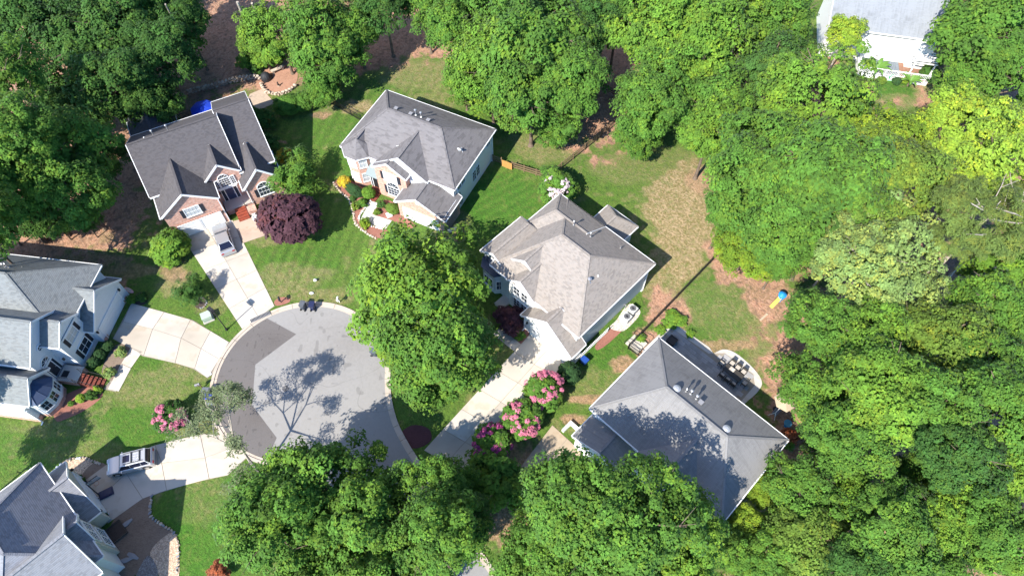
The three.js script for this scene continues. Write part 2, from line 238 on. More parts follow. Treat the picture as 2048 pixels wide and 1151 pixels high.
{
  const g = new THREE.PlaneGeometry(GX1 - GX0, GZ1 - GZ0, 1, 1); g.rotateX(-Math.PI / 2); g.translate((GX0 + GX1) / 2, 0, (GZ0 + GZ1) / 2);
  const bump = turfBump.clone(); bump.repeat.set(20, 13); bump.needsUpdate = true;
  struct('ground', g, std(lin(1, 1, 1), { map: groundMap, bumpMap: bump, bumpScale: 0.09, roughness: 1 }));
  const far = ring([[-600, -700], [600, -700], [600, 400], [-600, 400]], [[[GX0, GZ0], [GX1, GZ0], [GX1, GZ1], [GX0, GZ1]]], -0.4, 0);
  struct('terrain', far, std(lin(0.06, 0.08, 0.025), { map: tiled(grainMap, 6), roughness: 1 }));
}

// ---------- cul-de-sac, kerb, driveways ----------
const CX = -23.19, CZ = -31.32, CR = 9.2;
const arc = (a0, a1, r, n) => Array.from({ length: n + 1 }, (_, k) => { const a = (a0 + (a1 - a0) * k / n) * Math.PI / 180; return [CX + r * Math.cos(a), CZ + r * Math.sin(a)]; });
const rightEdge = smoothPath([[-13.99, -31.3], [-13.6, -28.84], [-12.64, -26.02], [-11.4, -23.84], [-9.95, -21.73], [-3.06, -12.52], [3, -4.44], [15, 11.56]], 5);
const leftEdge = smoothPath([[9.1, 16], [-4, -1.4], [-11, -10.8], [-16, -17.1], [-19.5, -20.6], [-23.19, -22.12]], 5);
const topArc = arc(90, 360, CR, 72);
struct('road', prism([...topArc, ...rightEdge.slice(1), ...leftEdge.slice(0, -1)], -0.3, 0.008), MAT.asphalt);
struct('road_patch', prism([...arc(103, 236, CR - 0.02, 40), ...[[-24.62, -36.87], [-28.55, -33.05], [-27.95, -28.27], [-24.67, -24.65]]], 0.008, 0.013), MAT.asphaltDark, 'x');
{ // rolled concrete kerb in cast lengths with open joints
  const k = structGroup('kerb'), line = [...topArc, ...rightEdge.slice(1)], off = (pts, d) => pts.map((p, i) => { const a = pts[Math.max(0, i - 1)], b = pts[Math.min(pts.length - 1, i + 1)], tx = b[0] - a[0], tz = b[1] - a[1], L = Math.hypot(tx, tz); return [p[0] + tz / L * d, p[1] - tx / L * d]; });
  const outer = off(line, 0.62), mid = off(line, 0.3);
  for (let i = 0; i + 1 < line.length; i += 4) {
    const j = Math.min(i + 4, line.length - 1), q = (a, lo) => a.slice(i, j + 1).map((p, n, s) => { const e = n === 0 ? 0.02 : n === s.length - 1 ? -0.02 : 0, o = s[n === s.length - 1 ? n - 1 : n + 1], L = Math.hypot(o[0] - p[0], o[1] - p[1]); return [p[0] + (o[0] - p[0]) / L * Math.abs(e), p[1] + (o[1] - p[1]) / L * Math.abs(e)]; });
    const A = q(line), B = q(mid), C = q(outer);
    part(k, 'kerb_stone', M(prism([...A, ...B.slice().reverse()], -0.2, 0.035), prism([...B, ...C.slice().reverse()], -0.2, 0.11)), MAT.kerb);
  }
}
// a driveway: slabs cast side by side over a darker bed that shows in the joints
const slabTone = [1, 0.93, 1.05, 0.88].map((k, i) => std(lin(0.52 * k, (0.472 - 0.006 * i) * k, (0.405 - 0.012 * i) * k), { map: tiled(concreteMap, 4 + i * 0.7), roughness: 0.95 }));
function driveway(name, outline, slabs, mat) {
  const d = structGroup(name); part(d, 'joint_bed', prism(outline, -0.15, 0.012), MAT.seam);
  for (const s of slabs) { const cx = s.reduce((a, p) => a + p[0], 0) / s.length, cz = s.reduce((a, p) => a + p[1], 0) / s.length; part(d, 'slab', prism(s.map(([x, z]) => { const L = Math.hypot(x - cx, z - cz); return [x + (cx - x) / L * 0.032, z + (cz - z) / L * 0.032]; }), -0.1, 0.05), mat ?? slabTone[Math.floor(hash2(Math.round(cx * 10), Math.round(cz * 10)) * 4)]); }
  return d;
}
function quadGrid(A, B, C, D, nu, nv) { // A-B one end, D-C the other
  const out = [], L = (p, q, t) => [p[0] + (q[0] - p[0]) * t, p[1] + (q[1] - p[1]) * t], P = (u, v) => L(L(A, B, u), L(D, C, u), v);
  for (let j = 0; j < nv; j++) for (let i = 0; i < nu; i++) out.push([P(i / nu, j / nv), P((i + 1) / nu, j / nv), P((i + 1) / nu, (j + 1) / nv), P(i / nu, (j + 1) / nv)]);
  return out;
}
{
  // sedan's drive in front of the brick house
  const [a, b, c, d] = [[-41.38, -50.93], [-35.3, -53.11], [-27.74, -40.56], [-30.91, -37.52]];
  driveway('driveway', [a, b, c, d], quadGrid(a, b, c, d, 2, 5));
  driveway('driveway', [[-35.2, -52.95], [-32, -54.06], [-30.57, -50.78], [-33.42, -49.48]], [[[-35.2, -52.95], [-32, -54.06], [-30.57, -50.78], [-33.42, -49.48]]], std(lin(0.46, 0.34, 0.26), { map: tiled(concreteMap, 3), roughness: 0.95 }));
  // wide drive of the white house, widening to the kerb
  const w = [[-45.37, -36.3], [-44.61, -40.97], [-40.3, -39.69], [-36.86, -38.7], [-32.04, -35.85], [-32.36, -32.69], [-33.46, -31.42], [-35.38, -32.57], [-37.49, -33.24], [-41.35, -34.1]];
  driveway('driveway', w, [[[-45.37, -36.3], [-44.82, -38.5], [-41.16, -37.52], [-41.25, -34.16]], [[-44.82, -38.5], [-44.61, -40.97], [-40.43, -39.76], [-41.16, -37.52]], [[-41.25, -34.16], [-41.16, -37.52], [-37.6, -36.36], [-37.49, -33.24]], [[-41.16, -37.52], [-40.43, -39.76], [-37.11, -38.76], [-37.6, -36.36]], [[-37.49, -33.24], [-37.6, -36.36], [-35.02, -35.03], [-35.16, -32.57]], [[-37.6, -36.36], [-37.11, -38.76], [-34.46, -37.26], [-35.02, -35.03]], [[-35.16, -32.57], [-35.02, -35.03], [-32.7, -33.73], [-33.46, -31.42]], [[-35.02, -35.03], [-34.46, -37.26], [-32.04, -35.85], [-32.7, -33.73]]]);
  driveway('front_walk', [[-41.9, -35.47], [-42.39, -35.22], [-43.09, -29.83], [-44.53, -30.12], [-43.91, -31.48], [-43.46, -35.03]], [[[-42.96, -35.22], [-41.5, -34.66], [-42.21, -32.63], [-43.48, -33.17]], [[-43.48, -33.17], [-42.21, -32.63], [-42.76, -29.83], [-44.04, -30.12]]]);
  // long drive of the tan house
  const [e, f, g, h] = [[2.05, -36.87], [6.64, -33.73], [-4.37, -20.59], [-9.13, -23.3]];
  driveway('driveway', [e, f, g, h], quadGrid(e, f, g, h, 2, 6));
  driveway('front_walk', [[-2.22, -36.87], [-1.38, -37.71], [1.02, -35.6], [0.22, -34.72]], quadGrid(...[[-2.22, -36.87], [-1.38, -37.71], [1.02, -35.6], [0.22, -34.72]], 1, 3));
  // curved drive of the grey house with the car
  const s = [...[[-43.52, -19.98], [-41.24, -22.14], [-37.18, -23.84], [-32.77, -25.03], [-28.52, -24.81]], ...[[-26.87, -23.04], [-28.95, -20.69], [-32.33, -19.93], [-35.35, -18.93], [-37.57, -17.94], [-39.66, -15.95]]];
  driveway('driveway', s, [[[-43.52, -19.98], [-41.24, -22.14], [-39.34, -20.9], [-41.56, -17.94]], [[-41.56, -17.94], [-39.34, -20.9], [-36.94, -18.33], [-39.66, -15.95]], [[-41.24, -22.14], [-37.18, -23.84], [-35.99, -21.93], [-39.34, -20.9]], [[-39.34, -20.9], [-35.99, -21.93], [-34.76, -19.17], [-36.94, -18.33]], [[-37.18, -23.84], [-32.77, -25.03], [-31.66, -22.51], [-35.99, -21.93]], [[-35.99, -21.93], [-31.66, -22.51], [-30.75, -20.34], [-34.76, -19.17]], [[-32.77, -25.03], [-29.07, -24.92], [-28.32, -23.84], [-31.66, -22.51]], [[-31.66, -22.51], [-28.32, -23.84], [-27.09, -22.88], [-28.95, -20.69], [-30.75, -20.34]]]);
  // short drive under the trees at the slate roofed house
  const q = [[4.28, -26.02], [7.3, -23.04], [3.83, -19.43], [0.82, -21.47]];
  driveway('driveway', q, quadGrid(...q, 2, 2), std(lin(0.4, 0.32, 0.23), { map: tiled(concreteMap, 4), roughness: 0.95 }));
  // brick house 2 front walk
  driveway('front_walk', [[-18.13, -56.16], [-17.07, -55.83], [-17.65, -54.06], [-15.15, -53.03], [-15.9, -51.7], [-19.19, -53.11]], [[[-18.13, -56.16], [-17.07, -55.83], [-17.72, -54.06], [-18.74, -54.7]], [[-18.74, -54.7], [-17.72, -54.06], [-17.25, -53.82], [-17.87, -52.56], [-19.19, -53.11]], [[-17.25, -53.82], [-15.15, -53.03], [-15.78, -51.7], [-17.87, -52.56]]], std(lin(0.6, 0.57, 0.5), { map: tiled(concreteMap, 3), roughness: 0.95 }));
}

// ---------- house kit: everything in the house's own axes (u to its right, v to its front), metres ----------
function house(name, label, [x, z], deg) { return thing(name, label, 'house', [x, z], -deg * Math.PI / 180); }
// a block of roof over a rectangle; ends: 'hip' with a run, or 'gable'
function roofBlock(h, o) {
  const { u0, u1, v0, v1, e, r, axis = 'u', a = 'hip', b = 'hip', ra = 0, rb = 0, mat, vm, t = 0.16, gut = true } = o;
  const T = axis === 'u' ? (p, y, q) => [p, y, q] : (p, y, q) => [q, y, p]; // p along the ridge, q across
  const [p0, p1, q0, q1] = axis === 'u' ? [u0, u1, v0, v1] : [v0, v1, u0, u1], qm = vm ?? (q0 + q1) / 2;
  const A = T(p0, e, q0), B = T(p1, e, q0), C = T(p1, e, q1), D = T(p0, e, q1), R0 = T(p0 + (a === 'hip' ? ra : 0), r, qm), R1 = T(p1 - (b === 'hip' ? rb : 0), r, qm);
  const flip = axis === 'v', F = (...q) => slab(flip ? q.reverse() : q, t), faces = [F(B, A, R0, R1), F(D, C, R1, R0)];
  if (a === 'hip') faces.push(F(A, D, R0)); if (b === 'hip') faces.push(F(C, B, R1));
  const roof = part(h, 'roof', M(faces), mat), G = 0.1, lo = (p) => [p[0], p[1] - 0.02, p[2]], edges = [];
  const eave = (P, Q, dx, dz) => edges.push(beam([P[0] + dx * G / 2, P[1] - 0.02, P[2] + dz * G / 2], [Q[0] + dx * G / 2, Q[1] - 0.02, Q[2] + dz * G / 2], G, 0.17));
  const sc = flip ? (k) => [k, 0] : (k) => [0, k], se = flip ? (k) => [0, k] : (k) => [k, 0];
  eave(A, B, ...sc(-1)); eave(D, C, ...sc(1));
  const rake = (P, R, s) => { const [dx, dz] = se(s * 0.03); edges.push(beam([P[0] + dx, P[1] + 0.03, P[2] + dz], [R[0] + dx, R[1] + 0.03, R[2] + dz], 0.07, 0.24)); };
  if (a === 'hip') eave(A, D, ...se(-1)); else { rake(A, R0, -1); rake(D, R0, -1); }
  if (b === 'hip') eave(B, C, ...se(1)); else { rake(B, R1, 1); rake(C, R1, 1); }
  if (gut) part(roof, 'gutter', M(edges), MAT.trim);
  const caps = [beam([R0[0], R0[1] + 0.045, R0[2]], [R1[0], R1[1] + 0.045, R1[2]], 0.26, 0.06)];
  const up = (p) => [p[0], p[1] + 0.035, p[2]];
  if (a === 'hip') caps.push(beam(up(A), up(R0), 0.22, 0.05), beam(up(D), up(R0), 0.22, 0.05)); if (b === 'hip') caps.push(beam(up(B), up(R1), 0.22, 0.05), beam(up(C), up(R1), 0.22, 0.05));
  part(roof, 'ridge_cap', M(caps), o.cap ?? mat);
  if (o.wall) { // walls under it, set in from the eaves; gable ends rise to the rafters
    const i = o.over ?? 0.4, y0 = o.y0 ?? 0, k = (r - e) / (qm - q0), top = e - 0.1;
    const prof = new THREE.Shape(); const g0 = a === 'gable' || b === 'gable';
    const qa = q0 + i, qb = q1 - i, ta = top + k * i - 0.05, kb = (r - e) / (q1 - qm), tb = top + kb * i - 0.05;
    prof.moveTo(qa, y0); prof.lineTo(qb, y0); prof.lineTo(qb, g0 ? tb : top); if (g0) prof.lineTo(qm, r - t - 0.04); prof.lineTo(qa, g0 ? ta : top); prof.closePath();
    const pa = p0 + (o.overA ?? i), pb = p1 - (o.overB ?? i), a2 = a === 'hip' && g0 ? Math.max(ra, 0) : 0, b2 = b === 'hip' && g0 ? Math.max(rb, 0) : 0, gs = [];
    const ext = (s, from, to) => { const g = new THREE.ExtrudeGeometry(s, { depth: to - from, bevelEnabled: false }); if (!flip) { g.applyMatrix4(new THREE.Matrix4().set(0, 0, 1, from, 0, 1, 0, 0, 1, 0, 0, 0, 0, 0, 0, 1)); const ix = g; ix.scale(1, 1, 1); } else g.translate(0, 0, from); return fixWinding(g); };
    gs.push(ext(prof, pa + a2, pb - b2));
    const low = new THREE.Shape([new THREE.Vector2(qa + 0.002, y0), new THREE.Vector2(qb - 0.002, y0), new THREE.Vector2(qb - 0.002, top), new THREE.Vector2(qa + 0.002, top)]);
    if (a2) gs.push(ext(low, pa, pa + a2)); if (b2) gs.push(ext(low, pb - b2, pb));
    part(h, 'wall', M(gs), o.wall);
  }
  return roof;
}
function fixWinding(g) { // normals must point out of the solid
  g = g.index ? g.toNonIndexed() : g; const p = g.attributes.position, c = new THREE.Vector3(); g.computeBoundingBox(); g.boundingBox.getCenter(c);
  let vol = 0; const A = new THREE.Vector3(), B = new THREE.Vector3(), C = new THREE.Vector3();
  for (let i = 0; i < p.count; i += 3) { A.fromBufferAttribute(p, i).sub(c); B.fromBufferAttribute(p, i + 1).sub(c); C.fromBufferAttribute(p, i + 2).sub(c); vol += A.dot(B.cross(C)); }
  if (vol < 0) for (let i = 0; i < p.count; i += 3) { const x = p.getX(i + 1), y = p.getY(i + 1), z = p.getZ(i + 1); p.setXYZ(i + 1, p.getX(i + 2), p.getY(i + 2), p.getZ(i + 2)); p.setXYZ(i + 2, x, y, z); }
  g.deleteAttribute('normal'); g.computeVertexNormals(); return planar(g);
}
const wallBox = (h, u0, u1, y0, y1, v0, v1, mat, name = 'wall') => part(h, name, span(u0, u1, y0, y1, v0, v1), mat);
// something fixed to a wall: dir says which way the wall looks ('u', '-u', 'v', '-v', or an angle about y)
const TURN = { v: 0, u: Math.PI / 2, '-v': Math.PI, '-u': -Math.PI / 2 };
function fix(mesh, u, y, v, dir) { mesh.position.set(u, y, v); mesh.rotation.y = typeof dir === 'number' ? dir : TURN[dir]; return mesh; }
const winCache = new Map();
function windowGeo(w, h, cols, rows, arch) {
  const key = [w, h, cols, rows, arch].join(); if (winCache.has(key)) return winCache.get(key);
  const f = 0.09, gs = [span(-w / 2 - f, w / 2 + f, h, h + f, 0, 0.09), span(-w / 2 - f - 0.05, w / 2 + f + 0.05, -f, 0, 0, 0.14), span(-w / 2 - f, -w / 2, 0, h, 0, 0.09), span(w / 2, w / 2 + f, 0, h, 0, 0.09)];
  for (let i = 1; i < cols; i++) gs.push(span(-w / 2 + w * i / cols - 0.016, -w / 2 + w * i / cols + 0.016, 0.002, h - 0.002, 0.03, 0.075));
  for (let j = 1; j < rows; j++) gs.push(span(-w / 2 + 0.002, w / 2 - 0.002, h * j / rows - 0.015, h * j / rows + 0.015, 0.03, 0.07));
  let lite;
  if (arch) {
    const s = new THREE.Shape(); s.absarc(0, 0, w / 2 + f, 0, Math.PI, false); const hole = new THREE.Path(); hole.absarc(0, 0, w / 2, Math.PI, 0, true); s.closePath();
    const r = new THREE.Shape(); r.absarc(0, 0, w / 2 + f, 0, Math.PI, false); r.absarc(0, 0, w / 2, Math.PI, 0, true); const g = new THREE.ExtrudeGeometry(r, { depth: 0.09, bevelEnabled: false, curveSegments: 12 }); g.translate(0, h + f, 0); gs.push(planar(g));
    for (const a of [0.25, 0.5, 0.75]) gs.push(rod([0, h + f, 0.05], [Math.cos(a * Math.PI) * w / 2, h + f + Math.sin(a * Math.PI) * w / 2, 0.05], 0.022, 5));
    const l = new THREE.Shape(); l.absarc(0, 0, w / 2, 0, Math.PI, false); const lg = new THREE.ExtrudeGeometry(l, { depth: 0.03, bevelEnabled: false, curveSegments: 12 }); lg.translate(0, h + f, 0.008); lite = planar(lg);
  }
  const out = { frame: M(gs), lower: span(-w / 2, w / 2, 0, h / 2, 0.01, 0.045), upper: span(-w / 2, w / 2, h / 2, h, 0.01, 0.04), lite }; winCache.set(key, out); return out;
}
function win(h, u, y, v, dir, w, ht, o = {}) {
  const g = windowGeo(w, ht, o.cols ?? 2, o.rows ?? 2, o.arch), m = fix(part(h, 'window', g.frame, o.frame ?? MAT.trim), u, y, v, dir);
  part(m, 'pane', g.lower, o.blind ? MAT.blind : MAT.glass); part(m, 'pane', g.upper, o.blind ? MAT.blind : MAT.glass); if (g.lite) part(m, 'pane', g.lite, MAT.glass);
  if (o.shutters) for (const s of [-1, 1]) { const sw = o.sw ?? 0.42, b = fix(part(h, 'shutter', shutterGeo(sw, ht), MAT.shutter), u, y, v, dir); b.translateX(s * (w / 2 + 0.11 + sw / 2)); }
  return m;
}
const shCache = new Map();
function shutterGeo(w, h) { const k = w + ',' + h; if (!shCache.has(k)) { const gs = [span(-w / 2, w / 2, 0, h, 0, 0.035)]; for (let i = 0; i < 10; i++) gs.push(span(-w / 2 + 0.05, w / 2 - 0.05, h * (i + 0.15) / 10, h * (i + 0.75) / 10, 0.035, 0.055)); shCache.set(k, M(gs)); } return shCache.get(k); }
function garageDoor(h, u, v, dir, w, ht = 2.1) {
  const d = fix(part(h, 'garage_door', M(span(-w / 2 - 0.1, -w / 2, 0, ht, 0, 0.1), span(w / 2, w / 2 + 0.1, 0, ht, 0, 0.1), span(-w / 2 - 0.1, w / 2 + 0.1, ht, ht + 0.12, 0, 0.1)), MAT.trim), u, 0.05, v, dir);
  for (let k = 0; k < 4; k++) part(d, 'panel', M(span(-w / 2, w / 2, ht * k / 4 + 0.008, ht * (k + 1) / 4 - 0.008, 0.01, 0.05), ...Array.from({ length: Math.round(w / 0.6) }, (_, i, n = Math.round(w / 0.6)) => span(-w / 2 + w * (i + 0.12) / n, -w / 2 + w * (i + 0.88) / n, ht * (k + 0.2) / 4, ht * (k + 0.8) / 4, 0.05, 0.062))), MAT.white);
  return d;
}
function door(h, u, y, v, dir, w, ht, mat, side = 0.35) {
  const d = fix(part(h, 'door', M(span(-w / 2 - 0.09, -w / 2, 0, ht, 0, 0.1), span(w / 2, w / 2 + 0.09, 0, ht, 0, 0.1), span(-w / 2 - 0.09 - side, w / 2 + 0.09 + side, ht, ht + 0.1, 0, 0.1), span(-w / 2 - 0.15 - side, -w / 2 - 0.09 - side + 0.02, 0, ht, 0, 0.1), span(w / 2 + 0.09 + side - 0.02, w / 2 + 0.15 + side, 0, ht, 0, 0.1)), MAT.trim), u, y, v, dir);
  part(d, 'panel', M(span(-w / 2, w / 2, 0, ht, 0.012, 0.05), ...[[-1, 0.1], [1, 0.1], [-1, 0.55], [1, 0.55]].map(([s, k]) => span(s * w / 4 - w * 0.17, s * w / 4 + w * 0.17, ht * k, ht * (k + 0.36), 0.05, 0.065))), mat);
  if (side) for (const s of [-1, 1]) part(d, 'sidelight', span(s > 0 ? w / 2 + 0.09 : -w / 2 - 0.07 - side, s > 0 ? w / 2 + 0.07 + side : -w / 2 - 0.09, 0, ht, 0.012, 0.04), MAT.glass);
  part(d, 'handle', ball(0.05, w / 2 - 0.1, ht * 0.46, 0.09), MAT.steel);
  return d;
}
function pipe(h, u, y, v, ht = 0.55, r = 0.06, cap = true, mat = MAT.steel) { return part(h, 'vent_pipe', M(cyl(r, r, ht + 0.4, u, y - 0.4, v, 10), cyl(r * 2.2, r * 1.2, 0.09, u, y + 0.02, v, 10), ...(cap ? [cyl(r * 2, r * 2, 0.12, u, y + ht, v, 12), cyl(r * 2.1, 0.02, 0.08, u, y + ht + 0.12, v, 12)] : [])), mat); }
function boxVent(h, u, y, v, turn = 0) { return fix(part(h, 'roof_vent', M(box(0.36, 0.3, 0.36, 0, 0.02, 0), box(0.46, 0.06, 0.46, 0, 0.18, 0)), std(lin(0.3, 0.3, 0.31), { roughness: 0.5, metalness: 0.3 })), u, y, v, turn); }
function lantern(h, u, y, v, dir) { return fix(part(h, 'wall_lantern', M(box(0.12, 0.3, 0.05, 0, 0, 0.025), box(0.16, 0.26, 0.16, 0, -0.02, 0.15), box(0.2, 0.04, 0.2, 0, 0.13, 0.15)), MAT.black), u, y, v, dir); }
function downspout(h, u, v, y0, y1, mat = MAT.trim) { return part(h, 'downspout', M(span(u - 0.05, u + 0.05, y0, y1, v - 0.05, v + 0.05), span(u - 0.06, u + 0.06, y0, y0 + 0.08, v - 0.05, v + 0.35)), mat); }
function plane3(h, name, poly, t, mat) { return part(h, name, slab(poly, t), mat); }

// ===== the brick-fronted house with the dark grey roof and the saloon car =====
{
  const R = roofMat(lin(0.09, 0.083, 0.086)), W = MAT.siding, B = MAT.brick;
  const h = house('brick_house', 'brick-fronted house with dark charcoal roof, three front gables and two white garage doors', [-43.17, -52.31], -27);
  roofBlock(h, { u0: 0, u1: 10.8, v0: -11.2, v1: 0, e: 5.4, r: 9.1, a: 'gable', b: 'gable', mat: R, wall: W });
  roofBlock(h, { u0: 10.5, u1: 15, v0: -13.6, v1: 0.2, e: 4.6, r: 8.1, vm: -7.8, a: 'gable', b: 'gable', mat: R, wall: W, overA: 0 });
  roofBlock(h, { u0: 0.3, u1: 7.3, v0: -3, v1: 3.1, e: 4.75, r: 7.35, axis: 'v', a: 'gable', b: 'gable', mat: R, wall: B, over: 0.3 });
  roofBlock(h, { u0: 6.3, u1: 10.85, v0: -3, v1: 0.55, e: 5.3, r: 7.45, axis: 'v', a: 'gable', b: 'gable', mat: R, wall: B, over: 0.3 });
  roofBlock(h, { u0: 10.05, u1: 15.1, v0: -2.8, v1: 2.1, e: 3.5, r: 6.2, axis: 'v', vm: 12.55, a: 'gable', b: 'gable', mat: R, wall: B, over: 0.3 });
  garageDoor(h, 2.62, 2.81, 'v', 2.44); garageDoor(h, 5.3, 2.81, 'v', 2.44);
  for (const [u, y] of [[2.62, 2.28], [5.3, 2.28]]) { const gs = []; for (let k = 0; k < 9; k++) gs.push(span(u - 1.3 + k * 0.3, u - 1.12 + k * 0.3, y, y + 0.24, 2.79, 2.85)); part(h, 'soldier_course', M(gs), MAT.brick); }
  win(h, 3.85, 3.2, 2.81, 'v', 1.7, 1.35, { shutters: true, cols: 4, rows: 2, blind: true });
  win(h, 8.5, 3.35, 0.26, 'v', 1.15, 1.35, { cols: 4, rows: 4, arch: true }); win(h, 7.5, 3.35, 0.26, 'v', 0.4, 1.3, { cols: 2, rows: 4 }); win(h, 9.5, 3.35, 0.26, 'v', 0.4, 1.3, { cols: 2, rows: 4 });
  wallBox(h, 7.3, 9.7, 2.95, 3.25, 0.26, 0.34, MAT.white, 'panel_board');
  door(h, 8.5, 0.85, 0.26, 'v', 1, 2.05, std(lin(0.03, 0.045, 0.1), { roughness: 0.4 }), 0.4);
  win(h, 12.55, 1.2, 1.81, 'v', 1.6, 1.35, { shutters: true, cols: 4, rows: 2, arch: true });
  // stoop, brick steps, low walls
  part(h, 'stoop', span(7.2, 10.6, 0, 0.85, 0.26, 1.9), MAT.brick); part(h, 'stoop_floor', span(7.15, 10.65, 0.85, 0.9, 0.26, 1.95), MAT.concrete);
  const tread = std(lin(0.45, 0.15, 0.09), { map: tiled(brickMap, 2.56), roughness: 0.9 });
  for (let k = 0; k < 5; k++) part(h, 'step', span(8.1, 9.5, 0, 0.78 - k * 0.15, 1.95 + k * 0.33, 2.28 + k * 0.33), tread);
  part(h, 'planter_wall', M(span(9.55, 10.6, 0, 0.75, 2.2, 3.2)), MAT.brick);
  part(h, 'railing', M(rod([9.5, 0.9, 2], [9.5, 1.75, 2], 0.025), rod([9.5, 0.1, 3.5], [9.5, 0.95, 3.5], 0.025), rod([9.5, 1.75, 2], [9.5, 0.95, 3.5], 0.025)), MAT.black);
  lantern(h, 6.85, 2.1, 2.81, 'v'); lantern(h, 7.4, 2.6, 0.26, 'v');
  downspout(h, 7.06, 2.86, 0, 4.7); downspout(h, 10.45, 1.88, 0, 3.5);
  pipe(h, 3.2, 8.75, -6.1, 0.7, 0.07); pipe(h, 4.95, 8.75, -6.1, 0.8, 0.07); pipe(h, 2.1, 8.75, -6.1, 0.2, 0.07, false, MAT.white);
  // screened porch at the back with its own hipped roof
  roofBlock(h, { u0: -0.6, u1: 5.4, v0: -19.3, v1: -11, e: 2.9, r: 5.1, axis: 'v', a: 'hip', ra: 2.6, b: 'gable', mat: roofMat(lin(0.045, 0.05, 0.06)), wall: MAT.siding });
  for (const [u, v] of [[-0.2, -18.9], [5, -18.9]]) part(h, 'porch_post', span(u - 0.08, u + 0.08, 0, 2.8, v - 0.08, v + 0.08), MAT.white);
  // back deck boards and rail
  part(h, 'deck_frame', span(5.4, 14.9, 0, 0.5, -17.2, -13.2), MAT.woodDark);
  for (let k = 0; k < 20; k++) part(h, 'plank', span(5.4, 14.9, 0.5, 0.54, -17.2 + k * 0.2, -17.02 + k * 0.2), MAT.woodDark);
  const rails = [rod([5.4, 1.45, -17.1], [14.4, 1.45, -17.1], 0.03, 6), rod([5.4, 0.9, -17.1], [14.4, 0.9, -17.1], 0.02, 6)]; for (let k = 0; k <= 12; k++) rails.push(rod([5.4 + k * 0.75, 0.5, -17.1], [5.4 + k * 0.75, 1.5, -17.1], 0.03, 6)); part(h, 'railing', M(rails), MAT.black);
}

